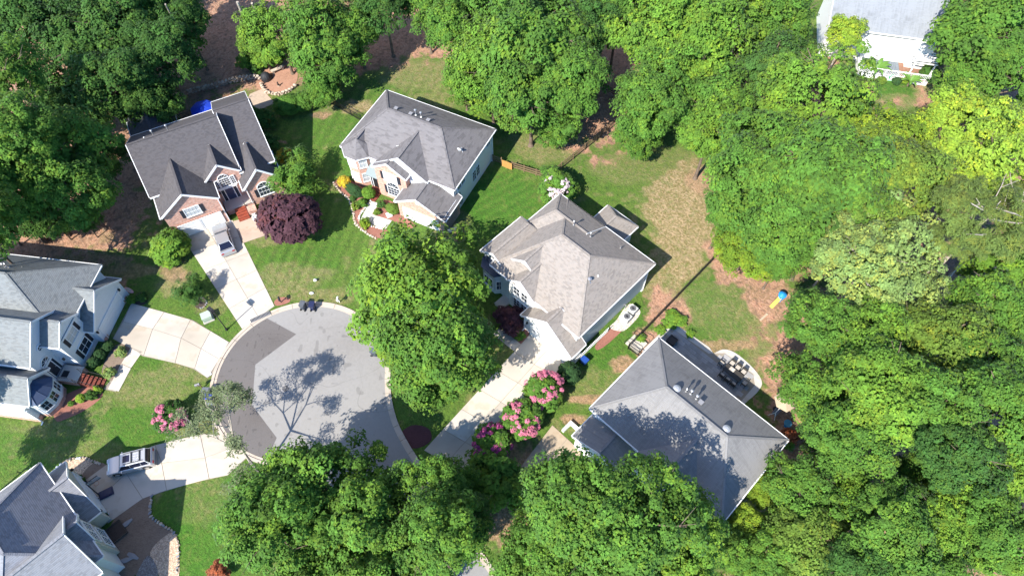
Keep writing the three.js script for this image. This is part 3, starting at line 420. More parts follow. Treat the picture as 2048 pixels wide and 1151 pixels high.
// ===== the brick and white house with the purple-grey roof and corner turret =====
{
  const R = roofMat(lin(0.175, 0.164, 0.163), blotchMap), B = MAT.brick, W = MAT.siding;
  const h = house('turret_house', 'two-storey brick and white house with purple-grey roof and corner turret', [-16.71, -70.64], 26);
  roofBlock(h, { u0: 0, u1: 16.3, v0: 0, v1: 11.1, e: 5.4, r: 8.65, ra: 4.2, rb: 4.6, mat: R, wall: W });
  roofBlock(h, { u0: 5.4, u1: 12.8, v0: 5.5, v1: 11.55, e: 5.42, r: 8.0, axis: 'v', a: 'gable', b: 'gable', mat: R, wall: W, over: 0.3 });
  roofBlock(h, { u0: 5.3, u1: 10.25, v0: 9, v1: 12.3, e: 5.38, r: 7.05, axis: 'v', vm: 7.75, a: 'gable', b: 'gable', mat: R, wall: B, over: 0.25 });
  roofBlock(h, { u0: 9.4, u1: 16.6, v0: 10, v1: 14.3, e: 3.1, r: 5.2, axis: 'v', vm: 12.7, a: 'gable', b: 'gable', mat: R, wall: B, over: 0.3 });
  wallBox(h, 16.26, 16.3, 0, 3.3, 10.9, 13.98, W, 'wall');
  garageDoor(h, 12.9, 14.01, 'v', 4.88);
  part(h, 'gable_vent', span(12.45, 12.95, 3.9, 4.4, 14, 14.05), MAT.white);
  win(h, 7.75, 3.55, 12.06, 'v', 1.8, 1.4, { shutters: true, cols: 4, rows: 2, blind: true }); win(h, 7.9, 0.95, 12.06, 'v', 1.7, 1.5, { shutters: true, cols: 4, rows: 3, arch: true });
  // turret: eight-sided bay with a pointed roof
  const c = [2.25, 10.35], oct = (r, n = 8, a0 = Math.PI / 8) => Array.from({ length: n }, (_, k) => [c[0] + r * Math.cos(a0 + k * Math.PI / 4), c[1] + r * Math.sin(a0 + k * Math.PI / 4)]);
  part(h, 'turret_wall', prism(oct(1.75), 0, 5.35), B);
  const e = oct(2.15), tr = []; for (let k = 0; k < 8; k++) { const p = e[k], q = e[(k + 1) % 8]; tr.push(slab([[q[0], 5.42, q[1]], [p[0], 5.42, p[1]], [c[0], 7.0, c[1]]], 0.14)); }
  const roof = part(h, 'turret_roof', M(tr), R), gut = []; for (let k = 0; k < 8; k++) { const p = e[k], q = e[(k + 1) % 8]; gut.push(beam([p[0], 5.4, p[1]], [q[0], 5.4, q[1]], 0.1, 0.17)); } part(roof, 'gutter', M(gut), MAT.trim);
  roofBlock(h, { u0: 0.9, u1: 3.6, v0: 6.5, v1: 10.35, e: 5.46, r: 6.95, axis: 'v', vm: 2.25, a: 'gable', b: 'gable', mat: R, gut: false });
  for (const a of [Math.PI / 2, Math.PI * 0.75, Math.PI / 4]) { const d = [Math.cos(a), Math.sin(a)], r = 1.75 * Math.cos(Math.PI / 8) + 0.005; for (const y of [0.9, 3.5]) win(h, c[0] + d[0] * r, y, c[1] + d[1] * r, Math.atan2(d[0], d[1]), 0.85, 1.45, { blind: true }); }
  // entry with a small metal canopy
  wallBox(h, 3.9, 5.6, 0, 2.9, 10.6, 11.45, B); door(h, 4.85, 0.3, 11.45, 'v', 0.95, 2.1, MAT.black, 0.25);
  plane3(h, 'canopy', [[3.8, 3.75, 10.65], [3.8, 2.95, 12.1], [5.65, 2.95, 12.1], [5.65, 3.75, 10.65]], 0.08, std(lin(0.2, 0.24, 0.24), { roughness: 0.45, metalness: 0.3 }));
  const stepM = std(lin(0.33, 0.14, 0.1), { map: tiled(brickMap, 2.56), roughness: 0.9 }); for (let k = 0; k < 3; k++) part(h, 'step', span(4.1, 5.6, 0, 0.3 - k * 0.1, 11.45 + k * 0.7, 12.15 + k * 0.7), stepM);
  // side windows, service boxes
  for (const v of [1.2]) win(h, 15.91, 3.9, v + 0.4, 'u', 0.8, 1.2); for (const [v, y] of [[4.6, 1.3], [5.6, 1.3]]) win(h, 15.91, y, v, 'u', 0.8, 1.7, { rows: 3 }); for (const v of [8.4, 9.4]) win(h, 15.91, 3.7, v, 'u', 0.75, 1.4);
  part(h, 'meter_box', M(box(0.25, 0.5, 0.45, 16.02, 1.2, 9.4), rod([16, 1.4, 9.4], [16, 3, 9.4], 0.04)), MAT.grey);
  pipe(h, 7.6, 8.2, 4.6, 0.75, 0.08); pipe(h, 8.35, 8.2, 4.6, 0.65, 0.08); for (const u of [4.9, 7, 9.5]) boxVent(h, u, 8.25, 4.85);
  const dish = new THREE.SphereGeometry(0.38, 14, 6, 0, Math.PI * 2, 0, 0.9); dish.rotateX(1.9); dish.translate(14.6, 7.2, 6.2);
  part(h, 'satellite_dish', M(planar(dish), rod([14.6, 6.3, 5.9], [14.6, 6.95, 5.9], 0.03), rod([14.6, 6.95, 5.9], [14.6, 7.05, 6.6], 0.02), rod([14.3, 6.4, 6.3], [14.6, 6.9, 5.9], 0.02), rod([14.9, 6.3, 6.2], [14.6, 6.9, 5.9], 0.02)), MAT.white);
  downspout(h, 15.98, 0.45, 0, 5.3);
}

// ===== the tan-roofed house in the middle =====
{
  const R = roofMat(lin(0.285, 0.252, 0.222)), W = MAT.paleBlue, F = MAT.white;
  const h = house('tan_roof_house', 'pale sided house with tan shingle roof of many hips and bright white garage front', [5.78, -52.97], 44.25);
  roofBlock(h, { u0: 1.15, u1: 14.37, v0: 0, v1: 13, e: 5.4, r: 9.1, ra: 4.75, rb: 4.6, mat: R, wall: W });
  roofBlock(h, { u0: 0, u1: 7, v0: 0.005, v1: 7, e: 5.4, r: 7.5, ra: 2.35, b: 'gable', mat: R, wall: W });
  roofBlock(h, { u0: -1.1, u1: 3.05, v0: 5.6, v1: 12.35, e: 5.15, r: 6.6, axis: 'v', vm: 0.95, a: 'hip', ra: 1, b: 'gable', mat: R, wall: W, over: 0.3 });
  roofBlock(h, { u0: 1.6, u1: 8, v0: 7.6, v1: 11.25, e: 5.42, r: 8, axis: 'v', vm: 4.8, a: 'gable', b: 'gable', mat: R, wall: F, over: 0.3 });
  roofBlock(h, { u0: 3.8, u1: 8.05, v0: 9.5, v1: 13.15, e: 5.38, r: 7.2, axis: 'v', a: 'gable', b: 'gable', mat: R, wall: F, over: 0.25 });
  roofBlock(h, { u0: 7.2, u1: 14.8, v0: 12, v1: 14.35, e: 3.05, r: 6.25, axis: 'v', vm: 11, a: 'gable', b: 'gable', mat: R, wall: F, over: 0.3, t: 0.14 });
  wallBox(h, 7.5, 14, 0, 5.2, 12.2, 12.75, F, 'wall');
  garageDoor(h, 11.1, 14.06, 'v', 4.88); lantern(h, 8.1, 2.1, 14.06, 'v'); downspout(h, 7.62, 14.1, 0, 3);
  win(h, 5.3, 3.5, 12.91, 'v', 0.85, 1.5); win(h, 6.45, 3.5, 12.91, 'v', 0.85, 1.5); win(h, 5.3, 0.9, 12.91, 'v', 0.85, 1.6, { rows: 3 }); win(h, 6.45, 0.9, 12.91, 'v', 0.85, 1.6, { rows: 3 });
  // bay under a dark metal roof
  part(h, 'bay_wall', prism([[-0.7, 11.8], [-0.7, 12.3], [0, 13.1], [1.9, 13.1], [2.6, 12.3], [2.6, 11.8]], 0, 3.9), W);
  plane3(h, 'bay_roof', [[-0.9, 4, 12.2], [-0.1, 4, 13.3], [2, 4, 13.3], [2.8, 4, 12.2], [2.2, 4.7, 12.06], [-0.3, 4.7, 12.06]], 0.1, MAT.metalRoof);
  win(h, 0.95, 1, 13.11, 'v', 1.3, 1.7); win(h, 2.25, 1, 12.71, Math.PI * 0.27, 0.6, 1.7);
  win(h, 0.95, 5.1, 12.06, 'v', 0.6, 0.6, { rows: 1 });
  part(h, 'porch_floor', span(2.9, 4.1, 0, 0.4, 11.9, 14.2), MAT.concrete); door(h, 3.4, 0.4, 11.5, 'v', 0.95, 2.1, MAT.black, 0.15);
  // right wall windows
  for (const [v, y] of [[1.6, 4], [5.2, 4], [10.2, 4]]) win(h, 13.97, y, v, 'u', 1.2, 0.9, { rows: 1 });
  // sun room at the back, low hipped roof
  roofBlock(h, { u0: 4.2, u1: 8.9, v0: -4.3, v1: 0.6, e: 3.05, r: 4.45, axis: 'v', a: 'hip', ra: 1.6, b: 'gable', mat: R, wall: MAT.white });
  part(h, 'awning', span(0.6, 3.9, 2.6, 2.75, -0.9, 0.35), MAT.grey);
  pipe(h, 5.2, 7.6, 3.7, 0.6); pipe(h, 7.6, 7.6, 3.6, 0.6); pipe(h, 10.6, 6.5, 1.8, 0.35, 0.05, false); pipe(h, 11.6, 7.4, 7, 0.35, 0.1, false, MAT.white); pipe(h, 11.4, 7.6, 8.2, 0.55, 0.11); downspout(h, 14.05, 0.5, 0, 5.2);
}

// ===== the white house with the grey-green roof and bay window =====
{
  const R = roofMat(lin(0.2, 0.213, 0.212)), W = MAT.siding;
  const h = house('white_house', 'white sided house with grey-green shingle roof, bay window and stepped front gables', [-45.96, -42.75], 7.5);
  roofBlock(h, { u0: -24, u1: 0, v0: 0, v1: 9.6, e: 5.4, r: 9.1, vm: 4.4, ra: 5, rb: 6.6, mat: R, wall: W });
  roofBlock(h, { u0: -6, u1: 1.15, v0: 0.15, v1: 7.15, e: 3, r: 6.05, a: 'gable', b: 'gable', mat: R, wall: W, over: 0.3 });
  roofBlock(h, { u0: -8, u1: 0.2, v0: 6.15, v1: 10.45, e: 5.38, r: 7.2, a: 'gable', b: 'gable', mat: R, wall: W, over: 0.25 });
  roofBlock(h, { u0: -16, u1: -1.7, v0: 5.5, v1: 12.95, e: 5.42, r: 8.45, a: 'gable', b: 'gable', mat: R, wall: W, over: 0.25 });
  roofBlock(h, { u0: -14, u1: -1.45, v0: 11.9, v1: 16.25, e: 3.2, r: 5.35, a: 'gable', b: 'gable', mat: R, wall: W, over: 0.3, y0: 0.6 });
  part(h, 'foundation', span(-13.8, -1.72, 0, 0.6, 12.1, 15.98), MAT.brick); wallBox(h, -13.6, -1.9, 0.62, 3, 15.94, 16.7, W); part(h, 'foundation', span(-13.6, -1.85, 0, 0.6, 15.99, 16.75), MAT.brick);
  garageDoor(h, 0.86, 3.9, 'u', 4.7); lantern(h, 0.86, 2.2, 1.2, 'u'); lantern(h, 0.86, 2.2, 6.75, 'u');
  const rv = new THREE.CylinderGeometry(0.34, 0.34, 0.06, 20); rv.rotateZ(Math.PI / 2); rv.translate(0.88, 4.6, 3.65); part(h, 'gable_vent', planar(rv), MAT.siding);
  for (const v of [1.35, 6.45]) part(h, 'brick_pier', span(0.86, 0.95, 0, 0.55, v - 0.35, v + 0.35), MAT.brick);
  win(h, -0.04, 3.7, 8.3, 'u', 1.5, 1.3, { shutters: true, cols: 2, blind: true }); win(h, -0.04, 0.95, 8.3, 'u', 1.5, 1.6, { shutters: true, cols: 2 });
  // entry: porch, door with fan light, round window, brick steps and rail
  part(h, 'porch_base', span(-1.7, 0.5, 0, 0.98, 10.46, 12.3), MAT.brick); part(h, 'porch_floor', span(-1.7, 0.55, 0.98, 1.03, 10.46, 12.35), MAT.concrete);
  door(h, -1.94, 1.03, 11.5, 'u', 0.95, 2.05, MAT.shutter, 0.32); win(h, -1.94, 3.35, 11.45, 'u', 1.2, 0.12, { arch: true, rows: 1 });
  const rw = new THREE.TorusGeometry(0.38, 0.07, 8, 22); rw.rotateY(Math.PI / 2); rw.translate(-1.9, 5.3, 10.6); const round = part(h, 'window', planar(rw), MAT.trim); const rg = new THREE.CylinderGeometry(0.36, 0.36, 0.04, 22); rg.rotateZ(Math.PI / 2); rg.translate(-1.92, 5.3, 10.6); part(round, 'pane', planar(rg), MAT.glass); part(round, 'muntin', M(box(0.04, 0.72, 0.05, -1.89, 5.3, 10.6), box(0.04, 0.05, 0.72, -1.885, 5.3, 10.6)), MAT.trim);
  const treadM = std(lin(0.32, 0.14, 0.115), { map: tiled(brickMap, 2.56), roughness: 0.9 });
  for (let k = 0; k < 6; k++) part(h, 'step', span(0.55 + k * 0.4, 0.95 + k * 0.4, 0, 0.9 - k * 0.155, 11.2, 12.35), treadM);
  part(h, 'door_mat', span(-1.45, -0.75, 1.03, 1.05, 11.15, 11.9), MAT.black);
  for (const v of [11.12, 12.42]) { const gs = [rod([0.5, 1.95, v], [3, 0.95, v], 0.025), rod([0.5, 1.03, v], [0.5, 1.95, v], 0.03), rod([3, 0, v], [3, 0.95, v], 0.03)]; for (let k = 1; k < 10; k++) gs.push(rod([0.5 + k * 0.25, 0.95 - k * 0.1, v], [0.5 + k * 0.25, 1.95 - k * 0.1, v], 0.012, 5)); part(h, 'railing', M(gs), MAT.black); }
  part(h, 'railing', M(rod([0.5, 1.95, 12.32], [-1, 1.95, 12.32], 0.025), ...Array.from({ length: 6 }, (_, k) => rod([-1 + k * 0.3, 1.03, 12.32], [-1 + k * 0.3, 1.95, 12.32], 0.012, 5))), MAT.black);
  // bay window with a standing-seam roof
  const bay = [[-1.8, 12.6], [-0.95, 12.8], [-0.45, 13.9], [-0.45, 14.95], [-1, 16], [-1.8, 16.1]];
  part(h, 'bay_wall', prism(bay, 0.6, 3.0), W); part(h, 'bay_foundation', prism(bay.map(([u, v]) => [u < -1.5 ? u : u + 0.02, v]), 0, 0.598), MAT.brick);
  const seams = []; const top = [-1.74, 4.2], cv = 14.4; bay.forEach((p, k) => { if (k && k < 5) seams.push(rod([p[0] + 0.15, 3.12, p[1]], [top[0], 4.22, cv + (p[1] - cv) * 0.35], 0.03, 5)); });
  const out = bay.map(([u, v]) => [u < -1.5 ? -1.74 : u + 0.2, v]); const pieces = []; for (let k = 0; k < 5; k++) { const p = out[k], q = out[k + 1]; pieces.push(slab([[q[0], 3.06, q[1]], [p[0], 3.06, p[1]], [top[0], 4.2, cv + (p[1] - cv) * 0.35], [top[0], 4.2, cv + (q[1] - cv) * 0.35]], 0.06)); }
  const br = part(h, 'bay_roof', M(pieces), MAT.metalRoof); part(br, 'seam', M(seams), MAT.metalRoof);
  const face = (k, y) => { const p = bay[k], q = bay[k + 1], du = q[0] - p[0], dv = q[1] - p[1]; return [(p[0] + q[0]) / 2, y, (p[1] + q[1]) / 2, Math.atan2(dv, -du)]; };
  for (const k of [1, 2, 3]) win(h, ...face(k, 1.25), 0.75, 1.35);
  pipe(h, -8.1, 7.9, 3, 0.6, 0.07); pipe(h, -7.7, 7.9, 3, 0.7, 0.07); pipe(h, -6.6, 7.4, 2.6, 0.3, 0.05, false);
  downspout(h, -1.62, 16.75, 0, 3); lantern(h, -0.6, 3, 10.5, 'v');
}

// ===== the slate-grey hipped house with the patio =====
{
  const R = roofMat(lin(0.225, 0.222, 0.22), streakMap), W = MAT.siding;
  const h = house('slate_roof_house', 'house with broad slate-grey hipped roof, two round roof vents and a rear patio', [15.39, -33.62], 44.4);
  roofBlock(h, { u0: 0, u1: 15.85, v0: 0, v1: 11, e: 5.4, r: 8.8, ra: 4.5, rb: 4.4, mat: R, wall: W });
  roofBlock(h, { u0: 6.2, u1: 13.0, v0: 6.8, v1: 11.55, e: 5.42, r: 7.75, axis: 'v', a: 'gable', b: 'gable', mat: R, wall: MAT.cream, over: 0.3 });
  roofBlock(h, { u0: 0.2, u1: 6.9, v0: 9.8, v1: 13.6, e: 3.0, r: 4.75, axis: 'v', vm: 3.5, a: 'gable', b: 'gable', mat: R, wall: MAT.white, over: 0.3 });
  garageDoor(h, 3.3, 13.31, 'v', 4.6); win(h, 9, 3.6, 11.26, 'v', 0.9, 1.5); win(h, 10.1, 3.6, 11.26, 'v', 0.9, 1.5); win(h, 9, 0.9, 11.26, 'v', 0.9, 1.7, { rows: 3 }); win(h, 10.1, 0.9, 11.26, 'v', 0.9, 1.7, { rows: 3 });
  for (const [u, v] of [[5.25, 4.75], [11, 4.75]]) { const m = part(h, 'roof_vent', M(cyl(0.26, 0.26, 0.5, u, 7.9, v, 18), cyl(0.38, 0.38, 0.1, u, 8.4, v, 24), cyl(0.38, 0.15, 0.12, u, 8.5, v, 24)), std(lin(0.42, 0.44, 0.46), { roughness: 0.4, metalness: 0.4 })); }
  pipe(h, 6, 8.1, 4.2, 0.5); pipe(h, 6.45, 7.9, 4, 0.65, 0.08); pipe(h, 7.15, 7.9, 4.05, 0.65, 0.08); boxVent(h, 7.7, 8.05, 4.15);
  part(h, 'glass_door', M(span(5.9, 7.6, 0.1, 2.2, 0.36, 0.4)), MAT.glass); win(h, 2.5, 1, 0.4, '-v', 1.2, 1.4); win(h, 10, 1, 0.4, '-v', 1.2, 1.4);
  part(h, 'planter_wall', M(span(-1.5, -0.2, 0, 0.5, 11.6, 11.9), span(-1.5, -1.2, 0, 0.5, 11.9, 13)), MAT.white);
}

// ===== the far house with the white deck =====
{
  const R = roofMat(lin(0.25, 0.27, 0.295), streakMap), W = MAT.white;
  const h = house('deck_house', 'white house with pale grey streaked roof and a white railed deck', [60.2, -80.37], 12.2);
  roofBlock(h, { u0: -15.3, u1: 0, v0: -10, v1: 0, e: 5.4, r: 8.7, a: 'gable', b: 'gable', mat: R, wall: W });
  wallBox(h, -2.9, -0.35, 0, 4.6, -0.45, 0.5, W);
  const deckGrey = std(lin(0.17, 0.2, 0.235), { map: tiled(woodMap, 1) });
  part(h, 'deck_frame', span(-9.4, 0.3, 0, 0.72, -0.35, 3), MAT.white);
  for (let k = 0; k < 12; k++) part(h, 'plank', span(-9.4 + k * 0.485, -8.93 + k * 0.485, 0.72, 0.76, -0.35, 3), deckGrey);
  const warm = std(lin(0.26, 0.14, 0.095), { map: tiled(woodMap, 1) }); for (let k = 0; k < 8; k++) part(h, 'plank', span(-3.58 + k * 0.485, -3.11 + k * 0.485, 0.72, 0.765, -0.35, 3), warm);
  const rail = (a, b, c, d) => { const gs = [beam([a, 1.75, b], [c, 1.75, d], 0.12, 0.08), beam([a, 0.95, b], [c, 0.95, d], 0.08, 0.07)], L = Math.hypot(c - a, d - b), n = Math.round(L / 0.22); for (let k = 0; k <= n; k++) { const t = k / n, w = k % 8 ? 0.05 : 0.13; gs.push(box(w, 1.1, w, a + (c - a) * t, 1.27, b + (d - b) * t)); } part(h, 'railing', M(gs), MAT.white); };
  rail(-9.35, 2.95, -3.2, 2.95); rail(-3.2, 2.95, 0.25, 2.95); rail(0.25, 2.95, 0.25, 0.2); rail(-9.35, 2.95, -9.35, 0);
  for (const [u, v] of [[-2.6, 0.1], [0.1, 0.1], [-2.6, 2.6], [0.1, 2.6]]) part(h, 'pergola_post', span(u - 0.08, u + 0.08, 0.76, 3.3, v - 0.08, v + 0.08), MAT.white);
  for (let k = 0; k < 6; k++) part(h, 'rafter', span(-2.9, 0.4, 3.3, 3.45, 0.05 + k * 0.5, 0.14 + k * 0.5), MAT.white);
  part(h, 'shade_cloth', span(-2.5, 0, 3.24, 3.28, 0.1, 1.9), std(lin(0.34, 0.34, 0.36), { roughness: 1 }));
  win(h, -8, 1.2, -0.4, 'v', 1.4, 1.7, { blind: true }); win(h, -5, 0.9, -0.4, 'v', 1.7, 2, { blind: true }); win(h, -1.6, 1.2, 0.5, 'v', 1.1, 1.5, { blind: true });
}

// ===== the grey house by the curved drive =====
{
  const R = roofMat(lin(0.235, 0.24, 0.262)), R2 = roofMat(lin(0.235, 0.242, 0.258)), W = MAT.siding;
  const h = house('grey_house', 'pale house with blue-grey roof and gabled garage beside stone-edged beds', [-44.84, -20.27], 44.2);
  roofBlock(h, { u0: 0, u1: 12, v0: 0, v1: 9.4, e: 5.4, r: 9.4, ra: 4.2, rb: 4, mat: R, wall: W });
  roofBlock(h, { u0: 5.93, u1: 13.2, v0: 0.7, v1: 10, e: 5.38, r: 8.5, axis: 'v', vm: 9.57, a: 'gable', b: 'hip', rb: 3, mat: R2, wall: W });
  roofBlock(h, { u0: 6.9, u1: 10.2, v0: -0.15, v1: 2, e: 5.3, r: 7.0, axis: 'v', a: 'gable', b: 'gable', mat: R, wall: MAT.cream, over: 0.2 });
  roofBlock(h, { u0: 0, u1: 6.9, v0: -1.25, v1: 3, e: 3, r: 5.8, axis: 'v', a: 'gable', b: 'gable', mat: R, wall: MAT.cream, over: 0.3 });
  garageDoor(h, 3.45, -0.96, '-v', 4.88); win(h, 8, 3.4, 0.04, '-v', 0.9, 1.4, { cols: 3, rows: 3 }); win(h, 9.1, 3.4, 0.04, '-v', 0.9, 1.4, { cols: 3, rows: 3 }); win(h, 8, 0.9, 0.04, '-v', 0.9, 1.5, { cols: 3, rows: 3 }); win(h, 9.1, 0.9, 0.04, '-v', 0.9, 1.5, { cols: 3, rows: 3 });
  roofBlock(h, { u0: 10.3, u1: 16, v0: 1.6, v1: 9, e: 3.2, r: 5.2, axis: 'v', a: 'gable', b: 'gable', mat: R2, wall: W });
  lantern(h, 0.6, 2.1, -0.96, '-v'); lantern(h, 6.3, 2.1, -0.96, '-v'); downspout(h, 6.05, 0.35, 0, 5.3);
}

// ---------- trees and shrubs ----------
const leafMat = (r, g, b, o = {}) => new THREE.MeshPhysicalMaterial({ color: lin(r, g, b), vertexColors: true, roughness: 0.92, transmission: 0.3, thickness: 0, side: THREE.DoubleSide, specularIntensity: 0.5, ...o });
const LEAF = {
  mid: leafMat(0.086, 0.196, 0.022), bright: leafMat(0.12, 0.242, 0.023), deep: leafMat(0.047, 0.125, 0.018), lime: leafMat(0.235, 0.37, 0.035), olive: leafMat(0.125, 0.21, 0.026), dull: leafMat(0.058, 0.14, 0.024),  // deep also carries the shade of the wood behind the brick house
  pale: leafMat(0.2, 0.3, 0.08), pine: leafMat(0.135, 0.2, 0.04), gold: leafMat(0.145, 0.245, 0.018), plum: leafMat(0.085, 0.034, 0.045), box: leafMat(0.03, 0.085, 0.022), yellow: leafMat(0.48, 0.38, 0.03), grey: leafMat(0.16, 0.2, 0.09), red: leafMat(0.3, 0.1, 0.045),
  pink: leafMat(0.6, 0.19, 0.28), white: leafMat(0.72, 0.6, 0.62), magenta: leafMat(0.36, 0.06, 0.2),
};
// a crown: clumps of leaf faces spread through a lobed volume of radius R (metres)
function crownGeo(seed, o = {}) {
  const { R = 5, clumps = 260, leaves = 34, leaf = 0.42, flat = 0.82, cr = 0.95, low = -0.35, lobes = 9, lobe = 0.22, fill = 0.3, tone = 0.3, warm = 0.35, ragged = 0.2, wide = 0.95, boughs = 0, bt = 0.25 } = o;
  const r = rng(seed), P = [], N = [], C = [], dir = () => { const y = low + (1 - low) * r(), a = r() * Math.PI * 2, s = Math.sqrt(Math.max(0, 1 - y * y)); return [s * Math.cos(a), y, s * Math.sin(a)]; };
  const L = Array.from({ length: lobes }, () => ({ d: dir(), a: lobe * (0.4 + r()) })), reach = (d) => { let k = 0.84; for (const l of L) { const c = d[0] * l.d[0] + d[1] * l.d[1] + d[2] * l.d[2]; if (c > 0.5) k += l.a * sstep(0.5, 1, c); } return Math.min(k, 1.26); };
  const v = new THREE.Vector3(), t = new THREE.Vector3(), b = new THREE.Vector3(), out = new THREE.Vector3();
  // boughs: clumps gather on them, with gaps in between
  const B = Array.from({ length: boughs }, () => { const d = dir(), k = reach(d) * (0.74 + 0.26 * r()); return { d, k, s: 0.2 + 0.16 * r(), t: 1 + bt * (r() - 0.5), w: r() < 0.3 }; });
  for (let i = 0; i < clumps; i++) {
    let d = dir(), inner = r() < fill, bo = null, k;
    if (boughs && !inner) { bo = B[i % boughs]; const e = dir(); d = [bo.d[0] + e[0] * bo.s * 1.35, bo.d[1] + e[1] * bo.s, bo.d[2] + e[2] * bo.s * 1.35]; const l = Math.hypot(...d), off = Math.hypot(d[0] / l - bo.d[0], d[1] / l - bo.d[1], d[2] / l - bo.d[2]); d = d.map((q) => q / l); k = (bo.k - off * off * 0.9 + ragged * (r() - 0.4)) * R; }
    else k = reach(d) * (inner ? 0.4 + 0.35 * r() : 0.9 + ragged * (r() - 0.4)) * R;
    const c = [d[0] * k, d[1] * k * flat, d[2] * k], rad = cr * (0.65 + 0.7 * r());
    const ct = (1 - tone / 2 + tone * r()) * (bo ? bo.t : 1), cw = r() < warm ? 0.25 + 0.4 * r() : 0;
    const n = Math.round(leaves * (0.7 + 0.6 * r()));
    for (let j = 0; j < n; j++) {
      const y = -0.35 + 1.35 * r(), a = r() * 6.2832, s = Math.sqrt(Math.max(0, 1 - y * y)), q = rad * (0.72 + 0.36 * r()), px = c[0] + s * Math.cos(a) * q, py = c[1] + y * q * 0.7, pz = c[2] + s * Math.sin(a) * q;
      out.set(s * Math.cos(a) * 0.7 + d[0] * 0.5, y * 0.7 + 0.35 + d[1] * 0.3, s * Math.sin(a) * 0.7 + d[2] * 0.5).normalize();
      v.set(out.x + (r() - 0.5) * 1.3, out.y + (r() - 0.5) * 1.1 + 0.25, out.z + (r() - 0.5) * 1.3).normalize();
      if (v.dot(out) < 0.05) v.addScaledVector(out, 0.3 - v.dot(out)).normalize();
      t.set(r() - 0.5, r() - 0.5, r() - 0.5).cross(v).normalize(); b.copy(v).cross(t);
      const l = leaf * (0.65 + 0.7 * r()), w = l * wide;
      const bx = px - t.x * l / 2, by = py - t.y * l / 2, bz = pz - t.z * l / 2;
      P.push(bx - b.x * w / 2, by - b.y * w / 2, bz - b.z * w / 2, px + t.x * l / 2, py + t.y * l / 2, pz + t.z * l / 2, bx + b.x * w / 2, by + b.y * w / 2, bz + b.z * w / 2);
      const nx = v.x * 0.7 + out.x * 0.4, ny = v.y * 0.7 + out.y * 0.4, nz = v.z * 0.7 + out.z * 0.4, nl = Math.hypot(nx, ny, nz);
      const g = ct * (0.72 + 0.56 * r()), wy = cw * r();
      for (let q6 = 0; q6 < 3; q6++) { N.push(nx / nl, ny / nl, nz / nl); C.push(g * (1 + wy * 1.3), g * (1 + wy * 0.45), g * (1 - wy * 0.3)); }
    }
  }
  const g = new THREE.BufferGeometry(); g.setAttribute('position', new THREE.Float32BufferAttribute(P, 3)); g.setAttribute('normal', new THREE.Float32BufferAttribute(N, 3)); g.setAttribute('color', new THREE.Float32BufferAttribute(C, 3)); return g;
}
// trunk and limbs for a crown of radius 5 m centred 10 m up (y = 0 at the ground)
function trunkGeo(seed, o = {}) {
  const { H = 10, R = 5, r0 = 0.3, limbs = 9, twigs = 2, bend = 0.5 } = o, r = rng(seed), gs = [];
  const bx = (r() - 0.5) * bend, bz = (r() - 0.5) * bend, at = (t) => [bx * t * t, H * t, bz * t * t];
  for (let k = 0; k < 4; k++) gs.push(rod(at(k / 4 * 1.15), at((k + 1) / 4 * 1.15), r0 * (1 - k * 0.2), 7, r0 * (1 - (k + 1) * 0.2)));
  gs.push(cyl(r0 * 1.6, r0 * 0.95, 0.5, 0, -0.05, 0, 8));
  for (let i = 0; i < limbs; i++) {
    const t = 0.55 + 0.55 * r(), a = i * 2.4 + r(), s = at(t), len = R * (0.5 + 0.35 * r()), e = [s[0] + Math.cos(a) * len, s[1] + len * (0.25 + 0.5 * r()), s[2] + Math.sin(a) * len];
    gs.push(rod(s, e, r0 * 0.38, 5, r0 * 0.12));
    for (let k = 0; k < twigs; k++) { const f = 0.45 + 0.5 * r(), m = [s[0] + (e[0] - s[0]) * f, s[1] + (e[1] - s[1]) * f, s[2] + (e[2] - s[2]) * f], a2 = a + (r() - 0.5) * 2.2, l2 = len * 0.45; gs.push(rod(m, [m[0] + Math.cos(a2) * l2, m[1] + l2 * 0.6 * r(), m[2] + Math.sin(a2) * l2], r0 * 0.16, 4, r0 * 0.06)); }
  }
  return M(gs);
}
const CROWNS = {
  broad: [11, 12, 13, 14, 15, 16].map((s) => crownGeo(s, { boughs: 26, clumps: 270, leaves: 76, leaf: 0.28, cr: 0.85, lobe: 0.3, low: -0.5 })), fine: [21, 22, 23].map((s) => crownGeo(s, { boughs: 40, clumps: 320, leaves: 66, leaf: 0.25, cr: 0.72, low: -0.5, tone: 0.24, flat: 0.8 })),
  open: [31, 32].map((s) => crownGeo(s, { boughs: 24, clumps: 210, leaves: 80, leaf: 0.28, cr: 0.8, low: -0.4, lobe: 0.36, lobes: 12, fill: 0.3, ragged: 0.3 })),
  pine: [41].map((s) => crownGeo(s, { boughs: 24, clumps: 170, leaves: 120, leaf: 0.42, cr: 0.8, wide: 0.22, flat: 0.5, lobe: 0.32, low: -0.1, fill: 0.2, tone: 0.2 })),
  tuft: [51, 52].map((s) => crownGeo(s, { boughs: 34, clumps: 270, leaves: 76, leaf: 0.27, cr: 0.8, low: -0.5, lobe: 0.27, warm: 0.55, tone: 0.36, flat: 0.85 })),
};
const TRUNKS = [61, 62, 63].map((s) => trunkGeo(s));
let treeCount = 0;
